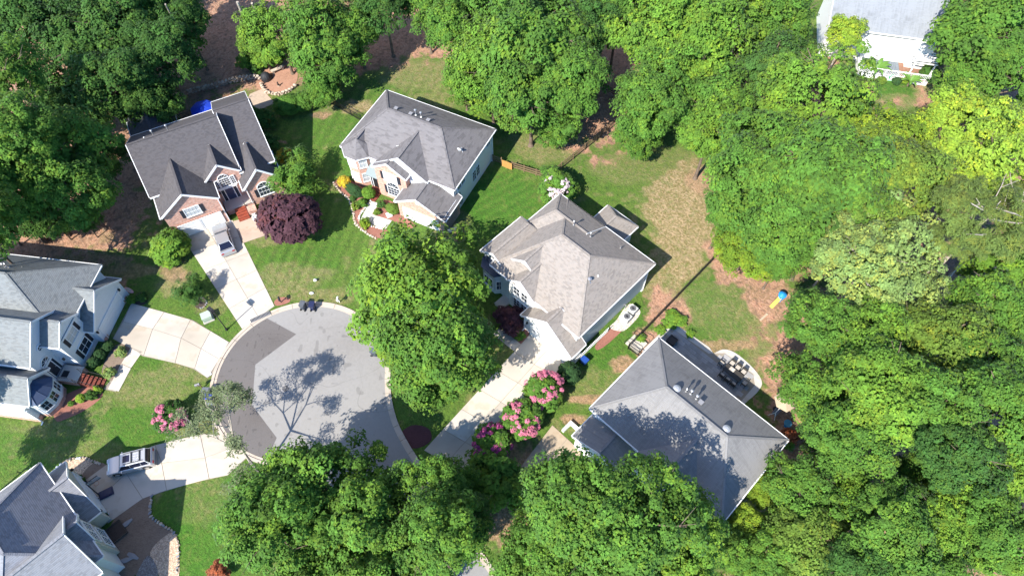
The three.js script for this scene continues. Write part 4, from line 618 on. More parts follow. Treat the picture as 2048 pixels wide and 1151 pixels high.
function tree([x, z, R], hc, kind, leaf, name, label, group, o = {}) {
  const k = treeCount++, list = CROWNS[kind]; if (R > 3.4 && hc > 5) hc += (hash2(k, 3) - 0.5) * 4; const t = thing(name, label, 'tree', [x, z], k * 2.399, group), s = R / 5;
  const tr = part(t, 'trunk', TRUNKS[k % 3], o.bark ?? MAT.bark); tr.scale.set(s * 0.9, hc / 10, s * 0.9);
  const cr = part(t, 'crown', list[k % list.length], LEAF[leaf]); cr.scale.set(s * 0.95, s * 1.18, s * 0.95); cr.position.y = hc - 0.2 * R; return t;
}
// [plan place and crown radius, height of the crown's middle, form, leaf, what it stands by]
const woods = (group, name, rows) => { for (const [p, hc, kind, leaf, label, o] of rows) tree(p, hc, kind, leaf, name, label.startsWith('*') ? [TONE[leaf], p[2] < 3.2 ? 'small' : p[2] > 5.6 ? 'broad' : '', FORM[kind], label.slice(1)].filter(Boolean).join(' ') : label, group, o); };
const TONE = { mid: 'mid green', bright: 'bright green', deep: 'dark green', olive: 'olive green', dull: 'dull green', gold: 'golden green', lime: 'yellow-green' }, FORM = { broad: 'bushy', fine: 'fine-leaved', tuft: 'tufted', open: 'loose-crowned', pine: 'needled' };
const L1 = '*tree in the wood behind the turret house', L2 = '*tree in the wood between tan-roofed and deck houses', L3 = '*tree in the wood beside the slate-roofed house', L4 = '*tree in the shaded wood behind the charcoal-roofed brick house', L5 = '*tree at the wood edge between brick house and white house', L6 = '*tree in the wood beyond the deck house lawn';
woods('trees behind the turret house', 'broadleaf_tree', [
  [[3.9, -73.12, 7.35], 11, 'broad', 'mid', L1], [[2.56, -65.77, 5.62], 9, 'tuft', 'mid', L1], [[7.69, -67.3, 4.45], 8, 'broad', 'mid', L1], [[-3.79, -72.43, 5.14], 10, 'broad', 'bright', L1], [[-8.63, -79.39, 4.15], 10, 'broad', 'mid', L1], [[-2.57, -69.93, 3.62], 6, 'fine', 'mid', L1], [[5.64, -66.05, 2.75], 4, 'fine', 'mid', 'low bush-like tree at the wood edge behind the rail fence gate'], [[11.28, -76.84, 3.96], 10, 'broad', 'deep', L1], [[-6.33, -72.47, 2.83], 5, 'tuft', 'mid', L1], [[-0.27, -82.42, 6.02], 12, 'broad', 'mid', L1], [[7.75, -82.42, 5.35], 12, 'broad', 'mid', L1],
  [[-17.72, -83.65, 4.19], 8, 'broad', 'deep', L1], [[-12.09, -84.47, 3.82], 9, 'broad', 'mid', L1],
]);
woods('trees in the wood behind the tan-roofed house', 'broadleaf_tree', [
  [[18.34, -75.25, 6.09], 12, 'broad', 'bright', L2], [[14.43, -80.64, 4.01], 11, 'broad', 'mid', L2], [[16.96, -64.63, 4.51], 8, 'broad', 'mid', 'broad green tree overhanging the upper end of the split-rail fence'], [[16.36, -63.29, 2.88], 5, 'fine', 'mid', L2], [[24.09, -72.83, 6.01], 12, 'broad', 'bright', L2], [[20.45, -68.24, 5.14], 10, 'tuft', 'mid', L2], [[30.47, -76.74, 5.5], 12, 'tuft', 'bright', L2], [[35.05, -74.76, 4.35], 12, 'tuft', 'mid', L2], [[25.53, -64.69, 4.91], 10, 'broad', 'mid', L2], [[24.08, -59.95, 4.26], 8, 'fine', 'bright', 'bright fine-leaved tree at the top of the sun-burnt lawn'],
  [[31.73, -68.24, 4.7], 10, 'fine', 'dull', L2], [[37.24, -71.72, 3.36], 9, 'fine', 'dull', L2], [[28.39, -63.76, 3.42], 8, 'fine', 'dull', L2], [[35.66, -61.28, 5.89], 12, 'open', 'bright', L2], [[29.75, -53.8, 5.88], 12, 'broad', 'mid', L2], [[26.01, -48.52, 4.64], 11, 'broad', 'mid', L2], [[32.52, -48.74, 6.22], 12, 'broad', 'mid', L2], [[24.39, -48.81, 2.83], 8, 'fine', 'mid', L2], [[28.33, -44.85, 4.31], 10, 'broad', 'mid', L2], [[33.42, -44.25, 3.8], 9, 'fine', 'mid', L2], [[29.82, -43, 2.5], 6, 'fine', 'mid', L2], [[43.03, -68.38, 2.71], 7, 'fine', 'dull', L2],
]);
tree([46.68, -80.68, 2.8], 6, 'open', 'lime', 'birch_tree', 'loose yellow-green tree leaning over the deck house wall', undefined, { bark: MAT.barkPale });
tree([27.26, -45.74, 3.55], 5, 'tuft', 'gold', 'golden_tree', 'low golden-green tree at the end of the black fence');
tree([44.67, -58.24, 4.96], 11, 'fine', 'gold', 'ash_tree', 'yellowish dense tree below the deck house lawn');
woods('olive trees below the deck house lawn', 'ash_tree', [[[42.64, -50.29, 5.53], 11, 'fine', 'olive', 'olive-green dense tree beside the bright yellow-green trees'], [[38.03, -44.85, 4.04], 10, 'fine', 'olive', 'olive-green dense tree beside the bright yellow-green trees'], [[40.54, -56.44, 4.08], 10, 'fine', 'olive', 'olive-green dense tree beside the bright yellow-green trees']]);
woods('bright yellow-green trees', 'locust_tree', [[53.36, -58.04, 4.9], [51.93, -51.59, 4.69], [48.07, -50.06, 3.07], [58.1, -56.86, 3.43]].map((p) => [p, 12, 'open', 'lime', 'bright yellow-green tree in the wood beside the pine']));
woods('trees beyond the deck house', 'broadleaf_tree', [
  [[61.69, -75.56, 6.49], 11, 'broad', 'mid', L6], [[67.79, -79.6, 5.31], 11, 'broad', 'mid', L6], [[63.44, -69.16, 4.73], 10, 'broad', 'mid', L6], [[60.34, -71.46, 3.58], 8, 'broad', 'mid', L6], [[59.03, -67.02, 2.88], 7, 'fine', 'bright', L6],
]);
woods('pale blossoming trees', 'sourwood_tree', [[39.23, -42.15, 4.96], [35.47, -38.15, 4.36], [40.08, -37.24, 3.57], [34.75, -41.95, 2.67]].map((p) => [p, 11, 'open', 'pale', 'pale cream-green tree in blossom above the blue and yellow slide', { bark: MAT.barkPale }]));
woods('pines in the right-hand wood', 'pine_tree', [[47.53, -42.29, 4.34], [52.6, -44.87, 3.12], [44.77, -40.81, 2.56]].map((p) => [p, 13, 'pine', 'pine', 'olive flat-topped pine with bare pale limbs in the wood', { bark: MAT.barkPale }]));
woods('trees beside the slate-roofed house', 'broadleaf_tree', [
  [[51.24, -38.72, 3.57], 11, 'broad', 'bright', L3], [[47.69, -34.59, 3.95], 11, 'broad', 'mid', L3], [[49.67, -32.06, 2.9], 11, 'fine', 'deep', L3], [[31.46, -33.12, 3.65], 8, 'fine', 'mid', 'fine-leaved tree at the wood edge just below the blue and yellow slide'], [[35.05, -30.95, 4.28], 10, 'broad', 'bright', L3], [[41, -30.7, 5.03], 11, 'fine', 'olive', L3], [[43.77, -27.04, 3.72], 11, 'tuft', 'mid', L3], [[30.17, -27.62, 3.79], 8, 'broad', 'mid', 'tree at the wood edge facing the patio dining table'], [[33.68, -25.04, 4.48], 11, 'broad', 'bright', L3], [[31.08, -21.48, 3.56], 9, 'broad', 'mid', L3], [[37.42, -23.11, 3.83], 11, 'broad', 'mid', L3], [[42.37, -22.25, 4.19], 12, 'broad', 'mid', L3], [[38.07, -18.97, 3.48], 11, 'broad', 'deep', L3], [[42.15, -17.66, 3.87], 11, 'broad', 'bright', L3], [[45.07, -19.64, 2.62], 11, 'broad', 'mid', L3],
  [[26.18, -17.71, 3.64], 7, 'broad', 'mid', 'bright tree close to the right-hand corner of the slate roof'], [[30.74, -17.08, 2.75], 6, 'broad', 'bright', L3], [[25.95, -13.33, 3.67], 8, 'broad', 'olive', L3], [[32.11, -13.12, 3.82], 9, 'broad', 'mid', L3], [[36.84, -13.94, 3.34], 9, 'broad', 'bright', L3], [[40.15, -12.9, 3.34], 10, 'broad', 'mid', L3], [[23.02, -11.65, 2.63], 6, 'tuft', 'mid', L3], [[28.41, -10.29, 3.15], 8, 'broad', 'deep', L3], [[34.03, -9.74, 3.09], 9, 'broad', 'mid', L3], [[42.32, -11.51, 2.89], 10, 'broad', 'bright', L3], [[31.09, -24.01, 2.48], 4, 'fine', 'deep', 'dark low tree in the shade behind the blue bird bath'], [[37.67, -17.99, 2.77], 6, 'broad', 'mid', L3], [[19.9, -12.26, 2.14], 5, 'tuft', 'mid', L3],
]);
woods('yellowing small trees', 'maple_sapling', [[24.19, -17.84, 1.89], [22.04, -15.08, 1.94]].map((p) => [p, 4, 'tuft', 'gold', 'small yellowing tree close by the corner of the slate roof']));
{ const r = rng(77); for (let k = 0; k < 16; k++) { const x = -96 + k * 12.6 + r() * 4; if (x > 44 && x < 68) continue; tree([x, -108 - r() * 8, 4.6 + r() * 1.4], 10, k % 3 ? 'broad' : 'tuft', k % 2 ? 'mid' : 'bright', 'broadleaf_tree', 'tree at the back of the wood, furthest from the houses', 'far trees at the back of the wood'); } }
const L7 = 'big leafy street tree spreading over the road at the mouth of the cul-de-sac', L8 = 'big green tree in front of the slate-roofed house, shading its roof';
woods('street trees by the road', 'street_tree', [[[-17.23, -17.79, 5.02], 8, 'tuft', 'mid', 'big leafy street tree reaching over the cul-de-sac beside the half-bare tree'], [[-20, -13.12, 4.52], 8, 'tuft', 'mid', 'big leafy street tree beside the lawn with the orange-red shrub'], [[-12.68, -12.91, 4.88], 9, 'tuft', 'mid', 'big leafy street tree in the middle of the clump over the road'], [[-7.86, -17.03, 3.34], 7, 'open', 'mid', 'thin-leaved street tree over the road by the dark red mulch ring'], [[-6.6, -12.5, 4.07], 8, 'tuft', 'mid', 'leafy street tree over the road beside the shaded end of the long drive'], [[-3.61, -15.08, 2.19], 5, 'open', 'deep', 'small dark loose tree between the road and the magenta-tipped myrtle'], [[-5.61, -18.98, 1.98], 5, 'open', 'mid', 'small loose green tree at the mouth of the long white driveway'], [[-16.44, -9.51, 3.76], 8, 'tuft', 'mid', L7], [[-10.98, -9.12, 3.74], 8, 'tuft', 'mid', L7]]);
woods('trees in front of the slate-roofed house', 'street_tree', [[[5.86, -14.01, 4.57], 11, 'tuft', 'mid', 'big green tree over the short drive of the slate-roofed house'], [[9.64, -12.74, 5.06], 12, 'fine', 'mid', 'tallest green tree before the slate-roofed house, shading its front gable'], [[13.6, -12.1, 3.73], 10, 'tuft', 'bright', 'bright tree before the slate-roofed house next to the small yellowing trees'], [[2.38, -11.49, 3.82], 8, 'tuft', 'mid', L8], [[7.25, -9.74, 3.71], 9, 'tuft', 'mid', L8], [[12.79, -9.7, 3.34], 8, 'tuft', 'mid', L8]]);
tree([-9.1, -39.11, 7.52], 8, 'tuft', 'bright', 'maple_tree', 'large yellow-tipped green maple between the turret house and the cul-de-sac');
tree([-7.1, -31.64, 5.78], 7, 'fine', 'mid', 'maple_tree', 'large green maple beside the long white driveway');
woods('shaded wood behind the brick house', 'broadleaf_tree', [  // deep leaves: ordinary foliage with the shade of the wood put into its colour
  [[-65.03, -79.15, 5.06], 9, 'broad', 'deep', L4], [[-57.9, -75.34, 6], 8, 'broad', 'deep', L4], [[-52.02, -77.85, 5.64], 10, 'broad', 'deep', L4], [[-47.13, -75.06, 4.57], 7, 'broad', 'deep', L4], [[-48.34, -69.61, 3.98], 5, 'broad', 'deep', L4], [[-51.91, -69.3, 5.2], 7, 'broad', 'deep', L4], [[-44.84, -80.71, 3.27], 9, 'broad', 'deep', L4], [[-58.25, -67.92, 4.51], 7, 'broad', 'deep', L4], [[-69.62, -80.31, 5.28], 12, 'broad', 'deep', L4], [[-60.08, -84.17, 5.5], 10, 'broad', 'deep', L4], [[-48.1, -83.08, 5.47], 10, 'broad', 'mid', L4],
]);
woods('trees at the left wood edge', 'broadleaf_tree', [
  [[-58.03, -63.27, 3.79], 14, 'tuft', 'mid', L5], [[-54.3, -53.55, 4.06], 15, 'tuft', 'mid', L5], [[-53.51, -57.22, 5.39], 10, 'broad', 'mid', L5], [[-55.29, -50.89, 4.43], 9, 'broad', 'mid', L5], [[-50.99, -51.81, 4.67], 7, 'tuft', 'mid', L5], [[-51.79, -59.46, 3.12], 5, 'broad', 'deep', L5], [[-57.76, -49.81, 4.8], 14, 'broad', 'mid', L5], [[-54.5, -41.86, 4.02], 14, 'broad', 'mid', L5], [[-51.53, -50.45, 1.68], 3.5, 'fine', 'mid', L5], [[-57.39, -50.07, 2.38], 4, 'broad', 'deep', L5], [[-60.62, -49.32, 2.64], 5, 'broad', 'deep', L5], [[-54.7, -50.08, 2.03], 3.5, 'fine', 'deep', L5],
]);
woods('trees left of the white house', 'broadleaf_tree', [[-57.78, -26.66, 3.57], [-53.32, -16.76, 2.67]].map((p) => [p, 9, 'broad', 'mid', 'tall green tree on the far side of the white house, shading its roof and lawn']));
const L9 = '*tree at the pine straw bed behind the brick house';
woods('trees by the pine straw bed', 'broadleaf_tree', [[[-32.15, -79.91, 4.36], 10, 'open', 'bright', L9], [[-26.22, -78.36, 5.32], 10, 'broad', 'mid', L9], [[-35.51, -80.56, 2.68], 5, 'open', 'bright', L9], [[-24.58, -76.05, 4.19], 7, 'broad', 'mid', L9], [[-21.77, -81.24, 3.75], 9, 'broad', 'mid', L9]]);
tree([-25.99, -73.16, 2.47], 3.5, 'broad', 'mid', 'dogwood_tree', 'small green tree beside the clipped hedge behind the brick house');

// ---------- planting around the houses ----------
const SHRUB = {
  round: [71, 72].map((s) => crownGeo(s, { R: 1, clumps: 110, leaves: 57, leaf: 0.15, cr: 0.22, lobes: 6, lobe: 0.12, flat: 0.85, low: -0.5, fill: 0.25, ragged: 0.1 })), clipped: [73].map((s) => crownGeo(s, { R: 1, clumps: 240, leaves: 44, leaf: 0.1, cr: 0.14, lobes: 0, lobe: 0, flat: 0.9, low: -0.6, fill: 0.15, ragged: 0.03, tone: 0.2, warm: 0.1 })),
  loose: [74, 75].map((s) => crownGeo(s, { R: 1, clumps: 80, leaves: 51, leaf: 0.17, cr: 0.24, lobes: 10, lobe: 0.35, flat: 0.8, low: -0.3, ragged: 0.35 })), spray: [76].map((s) => crownGeo(s, { R: 1, clumps: 70, leaves: 61, leaf: 0.24, cr: 0.26, wide: 0.2, lobes: 12, lobe: 0.4, flat: 0.75, ragged: 0.4 })),
};
const BLOOM = [81, 82].map((s) => crownGeo(s, { R: 1.04, clumps: 58, leaves: 40, leaf: 0.085, cr: 0.13, lobes: 7, lobe: 0.15, flat: 0.86, low: 0.05, fill: 0, ragged: 0.12, tone: 0.35, warm: 0, wide: 0.8 }));
const STEMS = [91, 92].map((s) => trunkGeo(s, { H: 1, R: 0.8, r0: 0.06, limbs: 7, twigs: 1, bend: 0.2 }));
let shrubCount = 0;
function shrub([x, z, R], hc, kind, leaf, name, label, o = {}) {
  const k = shrubCount++, t = thing(name, label, o.cat ?? 'shrub', [x, z], k * 1.7, o.group), list = SHRUB[kind];
  const st = part(t, 'stem', STEMS[k % 2], o.bark ?? MAT.bark); st.scale.set(R, hc, R);
  const c = part(t, 'crown', list[k % list.length], LEAF[leaf]); c.scale.set(R * (o.sx ?? 1), R * (o.sy ?? 1), R * (o.sz ?? 1)); c.position.y = hc; if (o.turn !== undefined) t.rotation.y = o.turn;
  if (o.bloom) { const b = part(t, 'blossom', BLOOM[k % 2], LEAF[o.bloom]); b.scale.copy(c.scale).multiplyScalar(o.bs ?? 1); b.position.y = hc; b.rotation.y = 1; }
  return t;
}
shrub([-26.88, -50.68, 3.31], 3.4, 'round', 'plum', 'plum_tree', 'purple-leaved tree beside the brick house drive', { cat: 'tree' });
shrub([-27.39, -58.44, 2.67], 2.6, 'spray', 'mid', 'japanese_maple', 'feathery green small tree between the brick house and the purple tree', { cat: 'tree' });
shrub([-30.19, -62.76, 0.79], 1.2, 'loose', 'yellow', 'golden_shrub', 'small golden shrub at the right corner of the brick house');
shrub([-41.21, -47.91, 2.23], 1.5, 'round', 'bright', 'laurel_shrub', 'big rounded bright green bush beside the brick house drive');
shrub([6.18, -31.47, 1.46], 1.2, 'clipped', 'box', 'boxwood_ball', 'clipped green ball beside the tan-roofed garage', { sy: 1 });
const MY = 'pink-blossomed crape myrtle in the pair along the long white driveway';
shrub([3.21, -28.85, 1.94], 2.3, 'round', 'mid', 'crape_myrtle', MY, { bloom: 'pink', group: 'pink crape myrtles along the long drive' });
shrub([0.98, -25.92, 2.01], 2.3, 'round', 'mid', 'crape_myrtle', MY, { bloom: 'pink', group: 'pink crape myrtles along the long drive' });
shrub([-1.92, -23.32, 1.87], 2.3, 'round', 'mid', 'crape_myrtle', 'leafy crape myrtle with magenta tips at the shaded end of the row', { bloom: 'magenta' });
shrub([-1.92, -19.8, 2.26], 2.2, 'loose', 'mid', 'holly_shrub', 'leafy green shrub below the magenta-tipped myrtle'); shrub([0.79, -18.93, 1.77], 1.8, 'loose', 'mid', 'holly_shrub', 'leafy green shrub between the two driveways');
shrub([-35.4, -26.25, 1.6], 2.0, 'round', 'deep', 'crape_myrtle', 'bright pink crape myrtle alone on the lawn of the white house', { bloom: 'pink', bs: 1.08 });
shrub([5.64, -57.06, 1.9], 2.0, 'loose', 'mid', 'crape_myrtle', 'white-blossomed crape myrtle behind the tan roof corner', { bloom: 'white' });
shrub([-36.88, -41.53, 1.44], 2.0, 'spray', 'deep', 'young_tree', 'young spiky tree in a mulch ring beside the brick house drive', { cat: 'tree', bark: MAT.barkPale });
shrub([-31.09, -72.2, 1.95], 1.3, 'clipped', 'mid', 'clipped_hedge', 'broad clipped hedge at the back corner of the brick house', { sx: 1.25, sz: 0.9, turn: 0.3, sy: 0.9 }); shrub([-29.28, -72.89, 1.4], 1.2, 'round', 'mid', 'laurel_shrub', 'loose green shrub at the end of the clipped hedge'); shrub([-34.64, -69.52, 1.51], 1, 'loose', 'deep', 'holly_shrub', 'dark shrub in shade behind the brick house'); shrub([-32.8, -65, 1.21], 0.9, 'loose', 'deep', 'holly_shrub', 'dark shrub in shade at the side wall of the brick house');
shrub([-37.94, -81.98, 1.76], 1.1, 'loose', 'bright', 'azalea_shrub', 'leafy bush under the pale trunks by the pine straw bed'); shrub([-35.17, -82.09, 1.47], 1.1, 'loose', 'mid', 'azalea_shrub', 'dark green bush behind the stone bench'); shrub([-37.51, -80.84, 1.03], 0.6, 'loose', 'deep', 'azalea_shrub', 'low bush beside the covered grill');
// turret house bed
shrub([-21.76, -58.73, 0.81], 0.8, 'round', 'yellow', 'golden_shrub', 'round golden-yellow shrub in the turret house bed'); shrub([-20.33, -57.4, 1.09], 0.7, 'clipped', 'box', 'clipped_hedge', 'dark green clipped hedge under the turret windows', { sx: 1.5, sz: 0.72, turn: -0.62 }); shrub([-18.45, -56.82, 0.8], 0.8, 'round', 'bright', 'gardenia_shrub', 'bright green shrub by the turret house steps');
for (const [p, leaf, label] of [[[-19.07, -55.6, 0.54], 'mid', 'mid green low shrub left of the turret house walk'], [[-19.92, -55.11, 0.48], 'olive', 'olive low shrub at the stone edging of the turret house bed'], [[-20.48, -56.41, 0.35], 'dull', 'small dull green shrub in the turret house bed'], [[-16.63, -55.27, 0.48], 'dull', 'small grey-green shrub beside the turret house walk'], [[-17.11, -54.23, 0.38], 'olive', 'small olive shrub at the corner of the turret house walk'], [[-18.43, -52.29, 0.56], 'gold', 'low yellow-green planting between the turret house walk and the edging']]) shrub(p, p[2] * 0.7, 'loose', leaf, 'garden_shrub', label);
shrub([-15.08, -54.32, 0.82], 0.8, 'clipped', 'olive', 'clipped_shrub', 'olive clipped shrub against the turret house garage', { sx: 1.35, turn: -0.5 });
// white house bed
for (const [p, label] of [[[-46.25, -33.07, 0.61], 'dark hedge shrub by the porch end of the white house row'], [[-45.86, -34.11, 0.61], 'dark hedge shrub in the middle of the white house row'], [[-45.27, -35.11, 0.62], 'dark hedge shrub at the garage end of the white house row']]) shrub(p, 0.6, 'round', 'box', 'hedge_shrub', label);
for (const [p, kind, leaf, label] of [[[-43.71, -34.41, 0.5], 'loose', 'pale', 'cream variegated shrub at the garage end of the white house bed'], [[-44.16, -31.85, 0.55], 'loose', 'pale', 'cream variegated shrub beside the brick steps'], [[-46.37, -28.88, 0.59], 'clipped', 'lime', 'round lime-green shrub below the white house bay window'], [[-45.35, -29.21, 0.48], 'loose', 'deep', 'dark spiky shrub beside the round lime shrub'], [[-45, -29.91, 0.38], 'loose', 'lime', 'small yellow-green plant at the foot of the brick steps'], [[-47.33, -28.37, 0.27], 'loose', 'mid', 'small green plant at the bay window foundation']]) shrub(p, p[2] * 0.75, kind, leaf, 'garden_shrub', label);
shrub([-43.42, -41.55, 0.53], 0.4, 'loose', 'deep', 'garden_shrub', 'dark shrub in the round mulch ring by the white garage'); shrub([-44.42, -41.14, 0.47], 0.4, 'loose', 'mid', 'garden_shrub', 'green shrub at the corner of the white garage');
// tan house bed, slate house garden
shrub([-0.11, -38.16, 1.36], 1.2, 'loose', 'plum', 'bronze_shrub', 'dark bronze shrub by the tan-roofed house walk'); shrub([0.91, -36.41, 0.45], 0.4, 'loose', 'mid', 'garden_shrub', 'small green plant in the red mulch by the white garage front');
for (const [p, label] of [[[18.66, -38.61, 0.98], 'bright green vegetable patch beside the black fence'], [[16.97, -37.23, 0.51], 'small bright green plant between the fence and the slate-roofed house'], [[14.65, -36.21, 0.45], 'small leafy plant by the garden gate'], [[20.23, -36.77, 0.4], 'small weed at the patio edge']]) shrub(p, 0.3, 'loose', 'bright', 'garden_plant', label, { sy: 0.5, cat: 'plant' });
shrub([29.08, -24.62, 0.73], 0.4, 'loose', 'red', 'red_shrub', 'rusty red shrub near the blue bird bath'); shrub([28.72, -23.74, 0.47], 0.3, 'loose', 'mid', 'garden_shrub', 'small green shrub at the right corner of the slate roof');
shrub([-27.46, -11.56, 0.75], 0.9, 'loose', 'red', 'red_shrub', 'orange-red shrub on the lawn under the street trees');
for (const [p, leaf, label] of [[[53.44, -77.99, 0.65], 'olive', 'olive shrub in front of the white deck'], [[55.63, -77.89, 0.65], 'box', 'dark round shrub in front of the white deck'], [[56.86, -78.09, 0.65], 'gold', 'yellow-green shrub in front of the white deck'], [[60.43, -78.77, 1.44], 'deep', 'blue-green shrub at the right end of the white deck'], [[62.9, -82.02, 0.81], 'gold', 'yellow-green plant beside the pergola'], [[59.47, -71.16, 1.25], 'bright', 'green bush on the lawn below the deck house']]) shrub(p, p[2] * 0.7, 'round', leaf, 'garden_shrub', label);
function banana([x, z], label, s) { // broad strap leaves arching from a short stem
  const t = thing('banana_plant', label, 'plant', [x, z]); part(t, 'stem', cyl(0.14 * s, 0.1 * s, 1 * s), MAT.bark);
  const lp = std(lin(0.09, 0.2, 0.025), { side: THREE.DoubleSide, roughness: 0.6 });
  for (let k = 0; k < 9; k++) { const g = new THREE.PlaneGeometry(1.9 * s, 0.5 * s, 8, 2), p = g.attributes.position; for (let i = 0; i < p.count; i++) { const u = (p.getX(i) + 0.95 * s) / (1.9 * s), w = Math.sin(Math.PI * clamp(u * 0.96 + 0.04)) * 1; p.setXYZ(i, u * 1.8 * s, 0.9 * s + Math.sin(u * 2.3) * 0.9 * s - Math.abs(p.getY(i)) * 0.4, p.getY(i) * w); } g.computeVertexNormals(); const m = part(t, 'leaf', g, lp); m.rotation.y = k * 2.4; }
}
banana([52.76, -79.62], 'broad-leaved banana plant at the left corner of the white deck', 1.15); banana([57.19, -77.32], 'broad-leaved banana plant in front of the pergola end of the deck', 0.9);
{ // half-bare tree by the curved drive: trunk leaning over it, leaves only at some twig ends
  const base = [-25.54, -20.69], top = [-26.48, -22.3], t = thing('sparse_tree', 'half-bare tree with pale branches over the mouth of the curved drive', 'tree', base), r = rng(19), gs = [], tips = [];
  const dx = top[0] - base[0], dz = top[1] - base[1];
  const grow = (p, d, len, rad, n) => { const e = [p[0] + d[0] * len, p[1] + d[1] * len, p[2] + d[2] * len]; gs.push(rod(p, e, rad, 6, rad * 0.66)); if (n < 3) tips.push([e, n]); if (!n) return; for (let k = 0; k < (n > 3 ? 4 : 3); k++) { const q = [d[0] + (r() - 0.5) * 1.7, d[1] * 0.7 + (r() - 0.4) * 0.7, d[2] + (r() - 0.5) * 1.7], L = Math.hypot(...q); grow(e, q.map((v) => v / L), len * ((n > 3 ? 0.42 : 0.62) + 0.2 * r()), rad * 0.6, n - 1); } };
  const L0 = Math.hypot(dx, 7, dz); grow([0, 0, 0], [dx / L0, 7 / L0, dz / L0], 4.6, 0.15, 4); part(t, 'trunk', M(gs), MAT.barkPale);
  const P = [], C = [], v = new THREE.Vector3(), a = new THREE.Vector3(), b = new THREE.Vector3();
  for (const [e, n] of tips) { if (r() < 0.35) continue; const m = 34 + r() * 60; for (let k = 0; k < m; k++) { const c = [e[0] + (r() - 0.5) * 1.0, e[1] + (r() - 0.5) * 0.6, e[2] + (r() - 0.5) * 1.0]; v.set(r() - 0.5, 0.5 + r(), r() - 0.5).normalize(); a.set(r() - 0.5, 0.1, r() - 0.5).cross(v).normalize().multiplyScalar(0.13); b.copy(v).cross(a).multiplyScalar(0.7); P.push(c[0] - a.x, c[1] - a.y, c[2] - a.z, c[0] + b.x, c[1] + b.y, c[2] + b.z, c[0] + a.x, c[1] + a.y, c[2] + a.z); const g = 0.6 + 0.8 * r(); for (let q = 0; q < 3; q++) C.push(g, g, g); } }
  const g = new THREE.BufferGeometry(); g.setAttribute('position', new THREE.Float32BufferAttribute(P, 3)); g.setAttribute('color', new THREE.Float32BufferAttribute(C, 3)); g.computeVertexNormals(); part(t, 'foliage', g, LEAF.grey);
}
{ // bare leaning trunks that show above the shaded wood
  const pole = (a, b, ha, hb, r, label) => { const t = thing('bare_trunk', label, 'tree trunk', a); part(t, 'trunk', rod([0, ha, 0], [b[0] - a[0], hb, b[1] - a[1]], r, 8, r * 0.6), MAT.barkPale); };
  pole([-47.67, -83.73], [-44.84, -78.11], 0, 13, 0.16, 'thin pale bare trunk standing up through the shaded wood');
  pole([-36.51, -81.54], [-36.24, -79.9], 0, 12, 0.3, 'thick pale trunk rising by the pine straw bed'); pole([-34.99, -85.51], [-34.88, -81.06], 0, 11, 0.24, 'second pale trunk rising behind the pine straw bed');
}

// ---------- beds, walls, edging ----------
const bed = (name, pts, mat, y = 0.03) => struct(name, prism(smoothPath(pts, 5, true), -0.1, y), mat);
bed('mulch_bed', [[-23.36, -59.16], [-22.09, -57.48], [-21.14, -56.57], [-20.45, -55.1], [-20.11, -53.9], [-19.71, -52.64], [-18.91, -51.7], [-17.54, -50.62], [-16.22, -49.86], [-15.34, -51.08], [-15.77, -51.62], [-19.19, -53.03], [-18.2, -56.16], [-17.22, -56.65], [-19.15, -58.4], [-21.26, -59.67], [-22.63, -60.09]], MAT.mulch); bed('mulch_bed', [[-17.09, -56], [-17.65, -54.06], [-15.02, -53.03], [-14.06, -52.17], [-12.16, -51.93], [-13.45, -53.9], [-14.31, -55.1], [-16.02, -56.33]], MAT.mulch, 0.034);
bed('mulch_bed', [[-45.34, -32.2], [-44.78, -35.47], [-43.14, -35.28], [-43.4, -31.24], [-44.59, -31.36]], MAT.brown); bed('mulch_bed', [[-48.39, -26.46], [-47.05, -26.91], [-45.64, -27.81], [-44.37, -29.42], [-45.52, -30.47], [-47.54, -30], [-49.2, -28.5]], MAT.mulch);
bed('mulch_bed', [[-0.23, -36.87], [0.92, -38.7], [2.51, -37.13], [1.02, -35.6]], MAT.mulch); bed('mulch_bed', [[-27.9, -41.17], [-27.13, -41.79], [-26.09, -41.51], [-26.13, -41.1], [-27.57, -40.63]], MAT.mulch); bed('mulch_ring', [[-37.28, -41.17], [-36.69, -41.65], [-35.85, -41.31], [-35.8, -40.56], [-36.53, -40.23], [-37.15, -40.63]], MAT.darkMulch); bed('mulch_ring', [[-44.69, -41.65], [-43.98, -42.47], [-42.97, -41.79], [-42.95, -40.9], [-43.95, -40.7]], MAT.darkMulch); bed('mulch_ring', [[-11.76, -25.03], [-10.53, -26.02], [-8.75, -25.58], [-8.47, -24.38], [-9.82, -23.52], [-11.35, -23.84]], std(lin(0.09, 0.035, 0.04), { map: tiled(mulchMap, 3), roughness: 1 }));
bed('pine_straw_bed', [[-37.06, -77.52], [-36.49, -80.68], [-35.11, -84.5], [-33.18, -85.96], [-31.42, -83.95], [-31.49, -80.68], [-31.35, -78.04], [-32.65, -76.29], [-34.33, -75.67], [-35.86, -76.18]], MAT.straw);
bed('soil_bed', [[-39.07, -16.62], [-37.55, -17.84], [-36.15, -18.58], [-35.75, -16.72], [-34.53, -15.86], [-33.04, -15], [-34.04, -13.66], [-34.66, -12.07], [-36.93, -10.74], [-39.27, -12.97]], MAT.brown); bed('gravel_bed', [[-33.06, -15.1], [-32.24, -13.79], [-31.55, -10.52], [-32.54, -10.52], [-34.79, -13.24]], MAT.gravel, 0.04); bed('pebble_bed', [[-34.91, -12.97], [-33.5, -11.26], [-33.99, -10.3], [-35.49, -10.3]], MAT.pebble, 0.045); bed('gravel_bed', [[-47.05, -20.8], [-45.84, -22.04], [-44.24, -22.35], [-42.99, -21.83], [-43.82, -20.29], [-45.06, -20.18]], MAT.gravel); bed('soil_bed', [[-43.82, -20.29], [-43.03, -21.93], [-41.63, -21.73], [-42.61, -20.29]], MAT.brown, 0.035);
